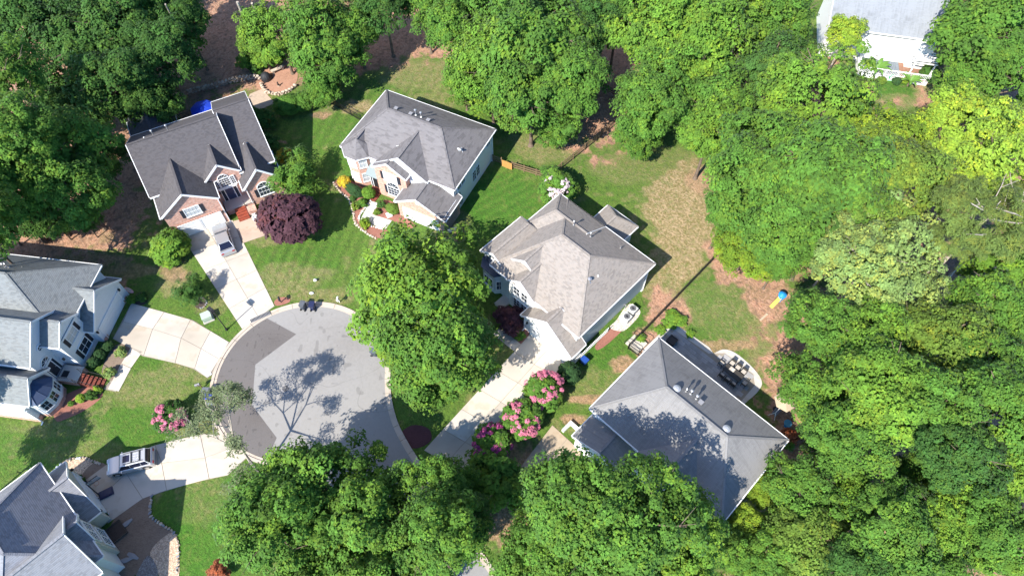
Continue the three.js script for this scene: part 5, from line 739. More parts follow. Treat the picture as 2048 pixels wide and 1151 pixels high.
bed('gravel_pad', [[11.23, -37.71], [12.06, -38.7], [13.81, -40.9], [14.94, -39.89], [13.67, -38.04], [12.57, -37.26]], std(lin(0.75, 0.72, 0.66), { map: tiled(stoneMap, 4), roughness: 1 })); bed('soil_bed', [[9.62, -34.84], [13.61, -38.7], [13.3, -39.09], [9.37, -35.35]], MAT.mulch, 0.025);
struct('back_walk', prism([[-37.93, -73.96], [-37.56, -75.67], [-36.03, -76.7], [-33.72, -73.86], [-35.9, -72.28], [-36.52, -73.27]], -0.1, 0.05), MAT.stone);
const stones = [0, 1, 2, 3].map((k) => { const g = new THREE.DodecahedronGeometry(0.5, 0), p = g.attributes.position; for (let i = 0; i < p.count; i++) { const a = p.getX(i), b = p.getY(i), c = p.getZ(i); p.setXYZ(i, a * (1 + 0.25 * Math.sin(b * 5 + k)), b * 0.7, c * (0.8 + 0.2 * Math.sin(a * 4 + k * 2))); } g.computeVertexNormals(); return planar(g); });
function edging(label, pts, size, mats, courses = 1) { // single stones set along a curve
  const t = thing('stone_edging', label, 'edging', pts[0]), path = new THREE.CatmullRomCurve3(pts.map(([x, z]) => new THREE.Vector3(x - pts[0][0], 0, z - pts[0][1]))), n = Math.max(3, Math.round(path.getLength() / size)), r = rng(n * 7 + courses);
  for (let c = 0; c < courses; c++) for (let k = 0; k < n; k++) { const p = path.getPointAt((k + 0.5 * (c % 2)) / n), m = part(t, 'stone', stones[Math.floor(r() * 4)], mats[Math.floor(r() * mats.length)]); m.position.set(p.x + (r() - 0.5) * 0.06, size * (0.22 + 0.55 * c), p.z + (r() - 0.5) * 0.06); m.rotation.y = r() * 6; m.scale.set(size * (0.9 + 0.35 * r()), size * (0.8 + 0.4 * r()), size * (0.8 + 0.3 * r())); }
  return t;
}
const ST = [MAT.stone, MAT.stoneB, MAT.stoneC];
edging('curved pale stone edging round the turret house bed', [[-23.36, -59.16], [-22.09, -57.48], [-21.14, -56.57], [-20.45, -55.1], [-20.11, -53.9], [-19.71, -52.64], [-18.91, -51.7], [-17.54, -50.62], [-16.22, -49.86]], 0.4, [MAT.stoneC, MAT.stoneC, MAT.stone]); edging('row of small white stones along the turret house walk', [[-18.2, -56.16], [-19.32, -53.11], [-15.82, -51.55]], 0.32, [MAT.stoneC, MAT.white]);
edging('river stone edging between the grey house bed and lawn', [[-36.1, -18.58], [-35.7, -16.72], [-34.54, -15.9], [-33.07, -15.15], [-32.24, -13.79], [-31.72, -11.18]], 0.34, [MAT.stoneC, MAT.grey, MAT.stone]); edging('river stone edging round the gravel bed behind the grey garage', [[-47.11, -20.69], [-45.87, -22.14], [-44.28, -22.46], [-41.99, -21.73]], 0.34, [MAT.stoneC, MAT.white, MAT.stone]);
edging('dry stone retaining wall behind the brick house deck', [[-46.3, -75.67], [-44.9, -76.39], [-42.88, -77.01], [-40.25, -78.25], [-38.17, -78.77], [-36.43, -78.77]], 0.5, ST, 3); edging('curved tan stone wall below the pine straw bed', [[-36.37, -77.73], [-35.34, -76.08], [-33.8, -75.47], [-32.18, -76.08], [-31.16, -77.32]], 0.5, [MAT.stoneC, MAT.stone], 2); edging('ring of stones round the young tree', [[-37.24, -40.97], [-37.21, -41.58], [-36.65, -41.72], [-36, -41.44], [-35.76, -40.9], [-36, -40.43], [-36.61, -40.29]], 0.25, [MAT.stoneB, MAT.grey]);

// ---------- fences ----------
function railFence(label, [a, b], posts, rails, mat, h, name = 'rail_fence') {
  const t = thing(name, label, 'fence', a), dx = b[0] - a[0], dz = b[1] - a[1]; for (let k = 0; k <= posts; k++) part(t, 'post', box(0.13, h + 0.12, 0.13, dx * k / posts, (h + 0.12) / 2, dz * k / posts), mat);
  for (let k = 0; k < posts; k++) for (let j = 0; j < rails; j++) part(t, 'rail', beam([dx * k / posts, h * (j + 1) / rails, dz * k / posts + 0.02], [dx * (k + 1) / posts, h * (j + 1) / rails, dz * (k + 1) / posts + 0.02], 0.07, 0.13), mat); return t;
}
railFence('weathered split-rail fence running up from the white myrtle to the wood', [[4.86, -59.92], [14.74, -69.96]], 6, 3, MAT.wood, 1.2); railFence('weathered rail fence between the orange gate and the white myrtle', [[0, -61.74], [4.73, -59.84]], 3, 3, MAT.wood, 1.15); railFence('short rail fence from the turret house wall to the orange gate', [[-2.54, -62.97], [-1.4, -62.44]], 1, 3, MAT.wood, 1.15); railFence('rail fence in shade of the trees above the straw path', [[12.44, -77.32], [15.13, -74.86]], 2, 3, MAT.woodDark, 1.1);
{ const [a, b] = [[-1.33, -62.09], [0, -61.39]], t = thing('garden_gate', 'orange wooden board gate in the rail fence', 'gate', a), dx = b[0] - a[0], dz = b[1] - a[1]; for (let k = 0; k < 8; k++) { const f = (k + 0.5) / 8; part(t, 'board', box(0.17, 1.15 + 0.1 * Math.sin(f * Math.PI), 0.04, dx * f, 0.64, dz * f, Math.atan2(-dz, dx)), MAT.woodOrange); } part(t, 'brace', M(beam([0, 1, -0.05], [dx, 1, dz - 0.05], 0.04, 0.1), beam([0, 0.35, -0.05], [dx, 0.35, dz - 0.05], 0.04, 0.1)), MAT.woodOrange); }
function ironFence(label, [a, b], h, panels) { const t = thing('iron_fence', label, 'fence', a), dx = b[0] - a[0], dz = b[1] - a[1], L = Math.hypot(dx, dz), turn = Math.atan2(-dz, dx); for (let k = 0; k <= panels; k++) part(t, 'post', box(0.08, h + 0.1, 0.08, dx * k / panels, (h + 0.1) / 2, dz * k / panels), MAT.black);
  const n = Math.round(L / panels / 0.14), gs = [box(L / panels, 0.06, 0.05, L / panels / 2, h - 0.08, 0), box(L / panels, 0.06, 0.05, L / panels / 2, 0.15, 0)]; for (let k = 1; k < n; k++) gs.push(box(0.03, h - 0.1, 0.03, L / panels * k / n, h / 2, 0)); const g = M(gs); for (let k = 0; k < panels; k++) { const m = part(t, 'panel', g, MAT.black); m.position.set(dx * k / panels, 0, dz * k / panels); m.rotation.y = turn; } return t; }
ironFence('long black metal fence between the tan-roofed lawn and the slate-roofed yard', [[25.69, -48.28], [13.06, -35.03]], 1.25, 8); ironFence('black metal fence behind the turret house near the clipped hedge', [[-25.67, -73.66], [-20.89, -70.24]], 1.2, 3); ironFence('short black fence along the garden steps by the slate roof', [[13.06, -35.03], [14.52, -33.85]], 1.1, 1);
{ const [a] = [[14.02, -35.6]], t = thing('garden_steps', 'pale concrete steps with black handrails between fence and slate-roofed house', 'steps', a, -0.79); for (let k = 0; k < 3; k++) part(t, 'step', span(-0.9 + k * 0.62, -0.3 + k * 0.62, 0, 0.12 + k * 0.13, -0.8, 0.8), MAT.concrete); for (const s of [-0.85, 0.85]) part(t, 'handrail', tube([[-1, 0, s], [-0.9, 0.9, s], [0.2, 1.15, s], [0.95, 1.3, s], [1.05, 0.4, s]], 0.03, 20), MAT.black); }
{ const [a, b] = [[7.01, -33.24], [10.91, -37.13]], t = thing('picket_fence', 'white picket fence along the side of the tan-roofed house', 'fence', a), dx = b[0] - a[0], dz = b[1] - a[1], n = 26, turn = Math.atan2(-dz, dx); const g = M(span(-0.05, 0.05, 0, 0.95, -0.02, 0.02), cyl(0.07, 0, 0.1, 0, 0.95, 0, 4)); for (let k = 0; k <= n; k++) { const m = part(t, 'picket', g, MAT.white); m.position.set(dx * k / n, 0.05, dz * k / n); m.rotation.y = turn; } part(t, 'rail', beam([0, 0.85, 0.04], [dx, 0.85, dz + 0.04], 0.05, 0.09), MAT.white); part(t, 'rail', beam([0, 0.35, 0.04], [dx, 0.35, dz + 0.04], 0.05, 0.09), MAT.white); }

// ---------- vehicles ----------
function car(o) {
  const t = thing(o.name, o.label, 'car', o.at, o.turn), paint = new THREE.MeshPhysicalMaterial({ color: o.paint, metalness: 0.6, roughness: 0.3, clearcoat: 1, clearcoatRoughness: 0.08 }), { L, W, belt, H, hood, boot, ws, rs, wheel } = o;
  const f = -L / 2, b = L / 2, s = new THREE.Shape(), fw = f + L * 0.19, rw = b - L * 0.19, gr = 0.22, wr = wheel + 0.06;
  s.moveTo(f + 0.08, gr); s.lineTo(fw - wr, gr); s.absarc(fw, wheel, wr, Math.PI, 0, true); s.lineTo(rw - wr, gr); s.absarc(rw, wheel, wr, Math.PI, 0, true); s.lineTo(b - 0.08, gr); s.quadraticCurveTo(b + 0.02, 0.5, b - 0.06, boot - 0.1); s.quadraticCurveTo(b - 0.1, boot, b - 0.3, boot + 0.01); s.lineTo(rs, belt); s.lineTo(ws, belt); s.quadraticCurveTo(f + 0.8, hood + 0.06, f + 0.25, hood - 0.08); s.quadraticCurveTo(f - 0.02, hood - 0.2, f + 0.02, 0.5); s.closePath();
  const g = new THREE.ExtrudeGeometry(s, { depth: W - 0.24, bevelEnabled: true, bevelSize: 0.07, bevelThickness: 0.12, bevelSegments: 4, curveSegments: 12, bevelOffset: -0.07 }); g.translate(0, 0, -(W - 0.24) / 2); g.rotateY(-Math.PI / 2); part(t, 'body', planar(g), paint);
  // glass house: base on the belt line, tapering to the roof
  const wb = W / 2 - 0.1, wt = W / 2 - 0.27, rf = ws + o.rakeF, rb = rs - o.rakeB, y0 = belt - 0.03, y1 = H - 0.05, q = (x, y, z) => [x, y, z];
  const A = [q(-wb, y0, ws), q(wb, y0, ws), q(wb, y0, rs), q(-wb, y0, rs)], T = [q(-wt, y1, rf), q(wt, y1, rf), q(wt, y1, rb), q(-wt, y1, rb)], poly = (...p) => { const v = []; for (let i = 1; i < p.length - 1; i++) v.push(...p[0], ...p[i], ...p[i + 1]); const bg = new THREE.BufferGeometry(); bg.setAttribute('position', new THREE.Float32BufferAttribute(v, 3)); bg.computeVertexNormals(); return planar(bg); };
  const glassM = std(lin(0.012, 0.014, 0.03), { roughness: 0.05, side: THREE.DoubleSide });
  part(t, 'windscreen', poly(A[1], A[0], T[0], T[1]), glassM); part(t, 'rear_window', poly(A[3], A[2], T[2], T[3]), glassM); part(t, 'side_window', poly(A[2], A[1], T[1], T[2]), glassM); part(t, 'side_window', poly(A[0], A[3], T[3], T[0]), glassM);
  const rg = new THREE.ExtrudeGeometry(new THREE.Shape([new THREE.Vector2(-wt, -rb), new THREE.Vector2(wt, -rb), new THREE.Vector2(wt, -rf), new THREE.Vector2(-wt, -rf)]), { depth: 0.02, bevelEnabled: true, bevelSize: 0.06, bevelThickness: 0.04, bevelSegments: 3 }); rg.rotateX(-Math.PI / 2); rg.translate(0, y1, 0); part(t, 'roof', planar(rg), paint);
  const pil = []; for (const k of [0, 1, 2, 3]) pil.push(rod(A[k], T[k], 0.055, 6)); for (const sx of [-1, 1]) for (const m of o.pillars) pil.push(rod([sx * (wb + 0.005), y0, m], [sx * (wt + 0.01), y1, m + 0.05], 0.04, 6)); part(t, 'pillar', M(pil), paint);
  for (const sx of [-1, 1]) { for (const wz of [fw, rw]) { const w = part(t, 'wheel', rod([sx * (W / 2 - 0.2), wheel, wz], [sx * (W / 2 - 0.005), wheel, wz], wheel, 20), MAT.rubber); part(w, 'rim', rod([sx * (W / 2 - 0.05), wheel, wz], [sx * (W / 2 + 0.004), wheel, wz], wheel * 0.62, 14), MAT.steel); } part(t, 'mirror', M(box(0.2, 0.13, 0.1, sx * (W / 2 + 0.1), belt + 0.06, ws + 0.35)), paint); part(t, 'headlight', box(0.4, 0.14, 0.12, sx * (W / 2 - 0.33), hood - 0.16, f + 0.12), std(lin(0.7, 0.7, 0.72), { roughness: 0.1 })); part(t, 'tail_light', box(0.3, 0.2, 0.1, sx * (W / 2 - 0.28), boot - 0.18, b - 0.07), std(lin(0.35, 0.01, 0.01), { roughness: 0.2 })); }
  part(t, 'grille', box(0.7, 0.16, 0.06, 0, 0.52, f + 0.02), MAT.black); part(t, 'bumper', box(W - 0.3, 0.16, 0.1, 0, 0.4, b - 0.02), o.bumper ?? paint);
  return t;
}
const sedan = car({ name: 'saloon_car', label: 'silver saloon car parked nose-in on the brick house drive', at: [-35.53, -49.81], turn: 27 * Math.PI / 180, paint: lin(0.46, 0.465, 0.47), L: 5.0, W: 1.86, belt: 0.93, H: 1.46, hood: 0.88, boot: 0.98, ws: -1.05, rs: 2.0, rakeF: 0.85, rakeB: 0.7, wheel: 0.33, pillars: [0.35] });
const suv = car({ name: 'estate_car', label: 'silver sport utility car with roof bars on the curved drive', at: [-38.81, -21.83], turn: Math.PI / 2 + 0.27, paint: lin(0.52, 0.535, 0.56), L: 4.65, W: 1.86, belt: 1.05, H: 1.74, hood: 1.0, boot: 1.1, ws: -1.05, rs: 2.12, rakeF: 0.5, rakeB: 0.35, wheel: 0.37, pillars: [0.15, 1.2], bumper: MAT.grey });
part(suv, 'sunroof', span(-0.36, 0.36, 1.755, 1.765, -0.35, 0.3), std(lin(0.01, 0.012, 0.04), { roughness: 0.05 }));
part(suv, 'roof_rack', M(beam([-0.55, 1.84, -0.3], [-0.55, 1.84, 1.6], 0.05, 0.05), beam([0.55, 1.84, -0.3], [0.55, 1.84, 1.6], 0.05, 0.05), beam([-0.58, 1.86, 0.5], [0.58, 1.86, 0.5], 0.09, 0.05), beam([-0.58, 1.86, 1.3], [0.58, 1.86, 1.3], 0.09, 0.05)), MAT.black);
for (let k = 0; k < 4; k++) part(suv, 'roof_rib', span(-0.45 + k * 0.28, -0.39 + k * 0.28, 1.76, 1.785, 0.58, 1.25), MAT.steel);

// ---------- bins, boxes, posts ----------
function bin(at, turn, label, body, lid) {
  const t = thing('wheelie_bin', label, 'bin', at, turn), g = new THREE.CylinderGeometry(0.47, 0.38, 0.95, 4, 1); g.rotateY(Math.PI / 4); g.scale(0.86, 1, 1); g.translate(0, 0.53, 0);
  part(t, 'body', planar(g), body); part(t, 'lid', M(box(0.64, 0.06, 0.74, 0, 1.04, 0), box(0.56, 0.05, 0.6, 0, 1.08, 0), box(0.5, 0.06, 0.07, 0, 1.02, 0.4)), lid); part(t, 'handle', rod([-0.24, 0.98, -0.42], [0.24, 0.98, -0.42], 0.025), lid);
  for (const s of [-1, 1]) part(t, 'wheel', rod([s * 0.22, 0.13, -0.34], [s * 0.3, 0.13, -0.34], 0.13, 14), MAT.rubber); return t;
}
const navy = std(lin(0.012, 0.02, 0.07), { roughness: 0.4 });
bin([-24.25, -40.29], 2.9, 'grey lidded bin standing in the gutter beside the navy bin', MAT.bin, std(lin(0.09, 0.1, 0.115), { roughness: 0.5 })); bin([-23.13, -40.23], 3.1, 'navy blue bin standing in the gutter beside the grey bin', navy, navy); bin([-15.35, -34.28], 1.4, 'lone grey-blue bin on the road under the maple', MAT.bin, std(lin(0.1, 0.12, 0.15), { roughness: 0.5 }));
bin([-32.87, -29.59], -1.6, 'grey bin at the kerb by the mailbox of the white house', MAT.bin, std(lin(0.12, 0.13, 0.15), { roughness: 0.5 })); bin([-32.48, -28.84], -1.7, 'bright blue recycling bin between two grey bins', MAT.royal, MAT.royal); bin([-32.11, -28.15], -1.5, 'grey bin half under the branches of the half-bare tree', MAT.bin, std(lin(0.16, 0.18, 0.18), { roughness: 0.5 }));
bin([8.01, -33.24], 0.8, 'blue bin beside the white picket fence', MAT.blue, std(lin(0.02, 0.07, 0.3), { roughness: 0.4 }));
{ const t = thing('street_lamp', 'tall thin black street lamp with a box head on the verge between two drives', 'street lamp', [-32.67, -37.45]); part(t, 'base', cyl(0.16, 0.13, 0.3, 0, 0, 0), MAT.black); part(t, 'pole', rod([0, 0, 0], [0, 3.85, 0], 0.07, 10, 0.05), MAT.black); part(t, 'arm', rod([0, 3.8, 0], [-0.3, 3.92, -0.2], 0.04), MAT.black); const hd = part(t, 'lamp_head', M(box(0.45, 0.22, 0.85, 0, 0, 0), box(0.36, 0.1, 0.6, 0, 0.14, 0)), MAT.black); hd.position.set(-0.45, 3.95, -0.35); hd.rotation.y = 0.9; const ln = part(hd, 'lens', box(0.34, 0.03, 0.6, 0, -0.12, 0), MAT.blind); }
{ const t = thing('transformer_box', 'pale green electrical cabinet on the verge beside the street lamp', 'utility box', [-35.12, -38.89], 0.5); part(t, 'plinth', box(1.25, 0.12, 1.15, 0, 0.06, 0), MAT.concrete); part(t, 'cabinet', M(box(1.05, 0.72, 0.9, 0, 0.48, 0)), MAT.paleGreen); part(t, 'lid', box(1.1, 0.07, 0.95, 0, 0.87, 0), MAT.paleGreen); part(t, 'door', box(0.95, 0.5, 0.03, 0, 0.45, 0.46), MAT.paleGreen); }
{ const t = thing('storm_drain', 'dark kerb inlet grate at the mouth of the brick house drive', 'drain', [-29.09, -39.09], 0.53); part(t, 'frame', M(box(2.4, 0.12, 0.5, 0, 0.07, 0)), MAT.grey); for (let k = 0; k < 16; k++) part(t, 'bar', box(0.06, 0.03, 0.42, -1.12 + k * 0.15, 0.145, 0), MAT.black); }
{ const t = thing('manhole_cover', 'round iron manhole cover in the middle of the cul-de-sac', 'manhole', [-24.67, -30.18]); part(t, 'frame', cyl(0.42, 0.42, 0.012, 0, 0.008, 0, 28), MAT.grey); const c = part(t, 'cover', cyl(0.35, 0.35, 0.012, 0, 0.016, 0, 28), std(lin(0.06, 0.055, 0.05), { roughness: 0.6, metalness: 0.4 })); const gs = []; for (let k = 0; k < 6; k++) gs.push(box(0.6, 0.008, 0.03, 0, 0.03, -0.22 + k * 0.09)); part(c, 'rib', M(gs), MAT.grey); }
{ const t = thing('meter_lid', 'small pale meter lid set in the white house drive', 'lid', [-33.46, -31.9], 0.6); part(t, 'lid', box(0.55, 0.02, 0.45, 0, 0.065, 0), MAT.white); part(t, 'rim', M(box(0.65, 0.014, 0.05, 0, 0.06, 0.25), box(0.65, 0.014, 0.05, 0, 0.06, -0.25)), MAT.grey); }
function mailbox(at, turn, label, mat, post) { const t = thing('mailbox', label, 'mailbox', at, turn); part(t, 'post', M(box(0.1, 1.15, 0.1, 0, 0.57, 0), box(0.07, 0.07, 0.7, 0, 0.95, 0.15), rod([0, 0.55, 0], [0, 0.93, 0.35], 0.035)), post); const g = new THREE.CylinderGeometry(0.12, 0.12, 0.5, 14, 1, false, -Math.PI / 2, Math.PI); g.rotateX(-Math.PI / 2); g.translate(0, 1.13, 0.2); const b = part(t, 'box', M(planar(g), box(0.24, 0.14, 0.5, 0, 1.06, 0.2)), mat); part(b, 'flag', box(0.02, 0.14, 0.06, 0.135, 1.2, 0.15), MAT.terracotta); return t; }
mailbox([-27.07, -41.1], 0.4, 'black mailbox on a post in the oval mulch bed by the kerb', MAT.black, MAT.black); mailbox([-33.73, -30.24], -1.2, 'dark mailbox on a wooden post by the white house drive', MAT.grey, MAT.wood); mailbox([-20.22, -41.1], 0, 'white mailbox on a post at the kerb under the maple', MAT.white, MAT.white);
{ const t = thing('landscape_light', 'small white garden lamp on the lawn behind the navy bin', 'garden lamp', [-23.46, -44.01]); part(t, 'stake', cyl(0.03, 0.03, 0.3), MAT.black); part(t, 'shade', cyl(0.22, 0.05, 0.18, 0, 0.28, 0), MAT.white); }
{ const t = thing('lawn_stone', 'white stone lying on the lawn edge behind the bins', 'stone', [-23.67, -42.27]); const m = part(t, 'stone', stones[1], MAT.white); m.scale.set(0.5, 0.4, 0.4); m.position.y = 0.1; }
{ const t = thing('basketball_hoop', 'portable black basketball hoop lying back over the curved drive', 'basketball hoop', [-40.95, -18.88], -0.15); part(t, 'base', M(box(0.85, 0.14, 1.35, 0.25, 0.12, 0, -0.9), box(0.7, 0.1, 1.15, 0.25, 0.22, 0, -0.9)), navy); part(t, 'pole', rod([-0.2, 0.15, 0.35], [-0.55, 2.6, -0.1], 0.06), MAT.black); part(t, 'arm', M(rod([-0.5, 2.35, -0.05], [0.1, 2.75, -0.35], 0.035), rod([-0.55, 2.6, -0.1], [0.1, 3.0, -0.4], 0.035)), MAT.black); const bb = part(t, 'backboard', box(1.15, 0.75, 0.04, 0.2, 2.95, -0.45, 0.9), new THREE.MeshPhysicalMaterial({ color: lin(0.7, 0.75, 0.8), transmission: 0.85, roughness: 0.05, thickness: 0 })); part(bb, 'rim_frame', M(beam([-0.16, 3.34, 0], [0.56, 3.34, -0.9], 0.06, 0.05), beam([-0.16, 2.62, 0], [0.56, 2.62, -0.9], 0.06, 0.05)), MAT.black); const h = new THREE.TorusGeometry(0.23, 0.018, 6, 22); h.rotateX(Math.PI / 2); h.translate(0.5, 2.75, -0.28); part(t, 'hoop', planar(h), MAT.terracotta); for (const s of [-1, 1]) part(t, 'wheel', rod([-0.35 + s * 0.1, 0.1, 0.6 + s * 0.1], [-0.3 + s * 0.1, 0.1, 0.65 + s * 0.1], 0.1, 12), MAT.white); }
function pot(at, label, r) { const t = thing('flower_pot', label, 'pot', at); part(t, 'pot', M(cyl(r * 0.7, r, r * 1.6), cyl(r * 1.1, r * 1.1, r * 0.2, 0, r * 1.5, 0)), MAT.black); const c = part(t, 'plant', SHRUB.loose[0], LEAF.deep); c.scale.setScalar(r * 0.9); c.position.y = r * 2; }
pot([-43.69, -20.34], 'black pot at the near corner of the grey garage by the gravel', 0.24); pot([-43.22, -19.98], 'larger black pot in front of the grey garage door edge', 0.27); pot([-39.95, -16.57], 'black pot at the far corner of the grey garage', 0.27); pot([-40.7, -16.77], 'small black pot beside the grey garage downspout', 0.2);
{ const t = thing('raised_bed', 'black raised bed frame of dark soil beside the grey house', 'planter', [-38.69, -15], -0.78); part(t, 'soil', box(1.5, 0.2, 1.7, 0, 0.1, 0), MAT.darkMulch); for (const [w, d, x, z] of [[1.7, 0.1, 0, 0.9], [1.7, 0.1, 0, -0.9], [0.1, 1.7, 0.8, 0], [0.1, 1.7, -0.8, 0]]) part(t, 'board', box(w, 0.28, d, x, 0.14, z), MAT.woodDark); }
for (const [p, turn, label] of [[[-36.89, -12.52], 0.3, 'flat grey flagstone in the soil bed nearest the grey wall'], [[-36.32, -12.88], -0.4, 'flat blue-grey flagstone overlapping its neighbour in the soil bed'], [[-37.83, -15.9], 0.8, 'round flat boulder in the soil bed by the curved drive']]) { const t = thing('flagstone', label, 'stone', p, turn); const m = part(t, 'stone', stones[2], MAT.grey); m.scale.set(1.1, 0.25, 0.8); m.position.y = 0.1; }
{ const t = thing('garden_board', 'pale pink oval board lying by the white garage corner', 'board', [-45.34, -42.68], -0.5); const g = new THREE.SphereGeometry(0.5, 18, 10); g.scale(1.5, 0.12, 0.5); g.translate(0, 0.12, 0); part(t, 'board', planar(g), std(lin(0.62, 0.34, 0.32), { roughness: 0.5 })); part(t, 'cushion', box(0.7, 0.06, 0.3, 0, 0.18, 0), MAT.cushion); }

// ---------- air conditioners, play things, patio ----------
function acUnit(at, turn, label) { const t = thing('air_conditioner', label, 'air conditioner', at, turn); part(t, 'cabinet', box(0.9, 0.85, 0.9, 0, 0.47, 0), std(lin(0.6, 0.6, 0.57), { roughness: 0.5 })); const f = part(t, 'fan_grille', cyl(0.38, 0.38, 0.04, 0, 0.895, 0, 24), MAT.grey); const gs = []; for (let k = 0; k < 6; k++) gs.push(box(0.72, 0.02, 0.03, 0, 0.95, 0, k * Math.PI / 6)); for (const r of [0.18, 0.33]) { const g = new THREE.TorusGeometry(r, 0.015, 5, 24); g.rotateX(Math.PI / 2); g.translate(0, 0.95, 0); gs.push(planar(g)); } part(f, 'guard', M(gs), MAT.black); for (const s of [-1, 1]) part(t, 'louvre_panel', M(...Array.from({ length: 7 }, (_, k) => box(0.02, 0.03, 0.8, s * 0.46, 0.15 + k * 0.1, 0))), MAT.grey); return t; }
acUnit([13.94, -39.76], -0.77, 'white air conditioner with pale fan grille at the far end of the gravel pad'); acUnit([13.15, -38.7], -0.77, 'white air conditioner with dark fan grille in the middle of the gravel pad');
{ const t = thing('gas_meter', 'small grey meter pipework on the wall behind the air conditioners', 'meter', [12.95, -40.43], -0.77); part(t, 'pipes', M(rod([-0.3, 0, 0], [-0.3, 0.8, 0], 0.04), rod([-0.3, 0.8, 0], [0.3, 0.8, 0], 0.04), rod([0.3, 0, 0], [0.3, 0.8, 0], 0.04)), MAT.grey); part(t, 'meter', ball(0.18, 0, 0.75, 0), MAT.steel); }
{ const t = thing('play_slide', 'blue and yellow plastic slide on the bare ground at the wood edge', 'slide', [30.91, -40.97], 0.72); part(t, 'chute', M(beam([-1.2, 0.12, 0], [0.5, 1.0, 0], 0.42, 0.06), beam([-1.2, 0.22, 0.23], [0.5, 1.1, 0.23], 0.05, 0.14), beam([-1.2, 0.22, -0.23], [0.5, 1.1, -0.23], 0.05, 0.14)), MAT.yellow); part(t, 'platform', M(cyl(0.5, 0.5, 0.1, 0.85, 0.95, 0, 8), ...[0, 1, 2, 3].map((k) => rod([0.85 + 0.38 * Math.cos(k * 1.57 + 0.8), 0, 0.38 * Math.sin(k * 1.57 + 0.8)], [0.85 + 0.38 * Math.cos(k * 1.57 + 0.8), 1.5, 0.38 * Math.sin(k * 1.57 + 0.8)], 0.05))), MAT.cyan); part(t, 'canopy', cyl(0.62, 0.15, 0.3, 0.85, 1.5, 0, 8), MAT.cyan); t.scale.setScalar(0.8); part(t, 'ladder', M(rod([1.25, 0, -0.2], [1.2, 1, -0.2], 0.04), rod([1.25, 0, 0.2], [1.2, 1, 0.2], 0.04), rod([1.24, 0.35, -0.2], [1.24, 0.35, 0.2], 0.03), rod([1.22, 0.7, -0.2], [1.22, 0.7, 0.2], 0.03)), MAT.cyan); }
{ const t = thing('wood_plank', 'pale wooden plank lying on the turf below the slide', 'plank', [29.15, -39.09], 0.7); part(t, 'plank', box(1.3, 0.06, 0.22, 0, 0.05, 0), MAT.tan); part(t, 'end_batten', box(0.08, 0.05, 0.26, 0.55, 0.1, 0), MAT.tan); }
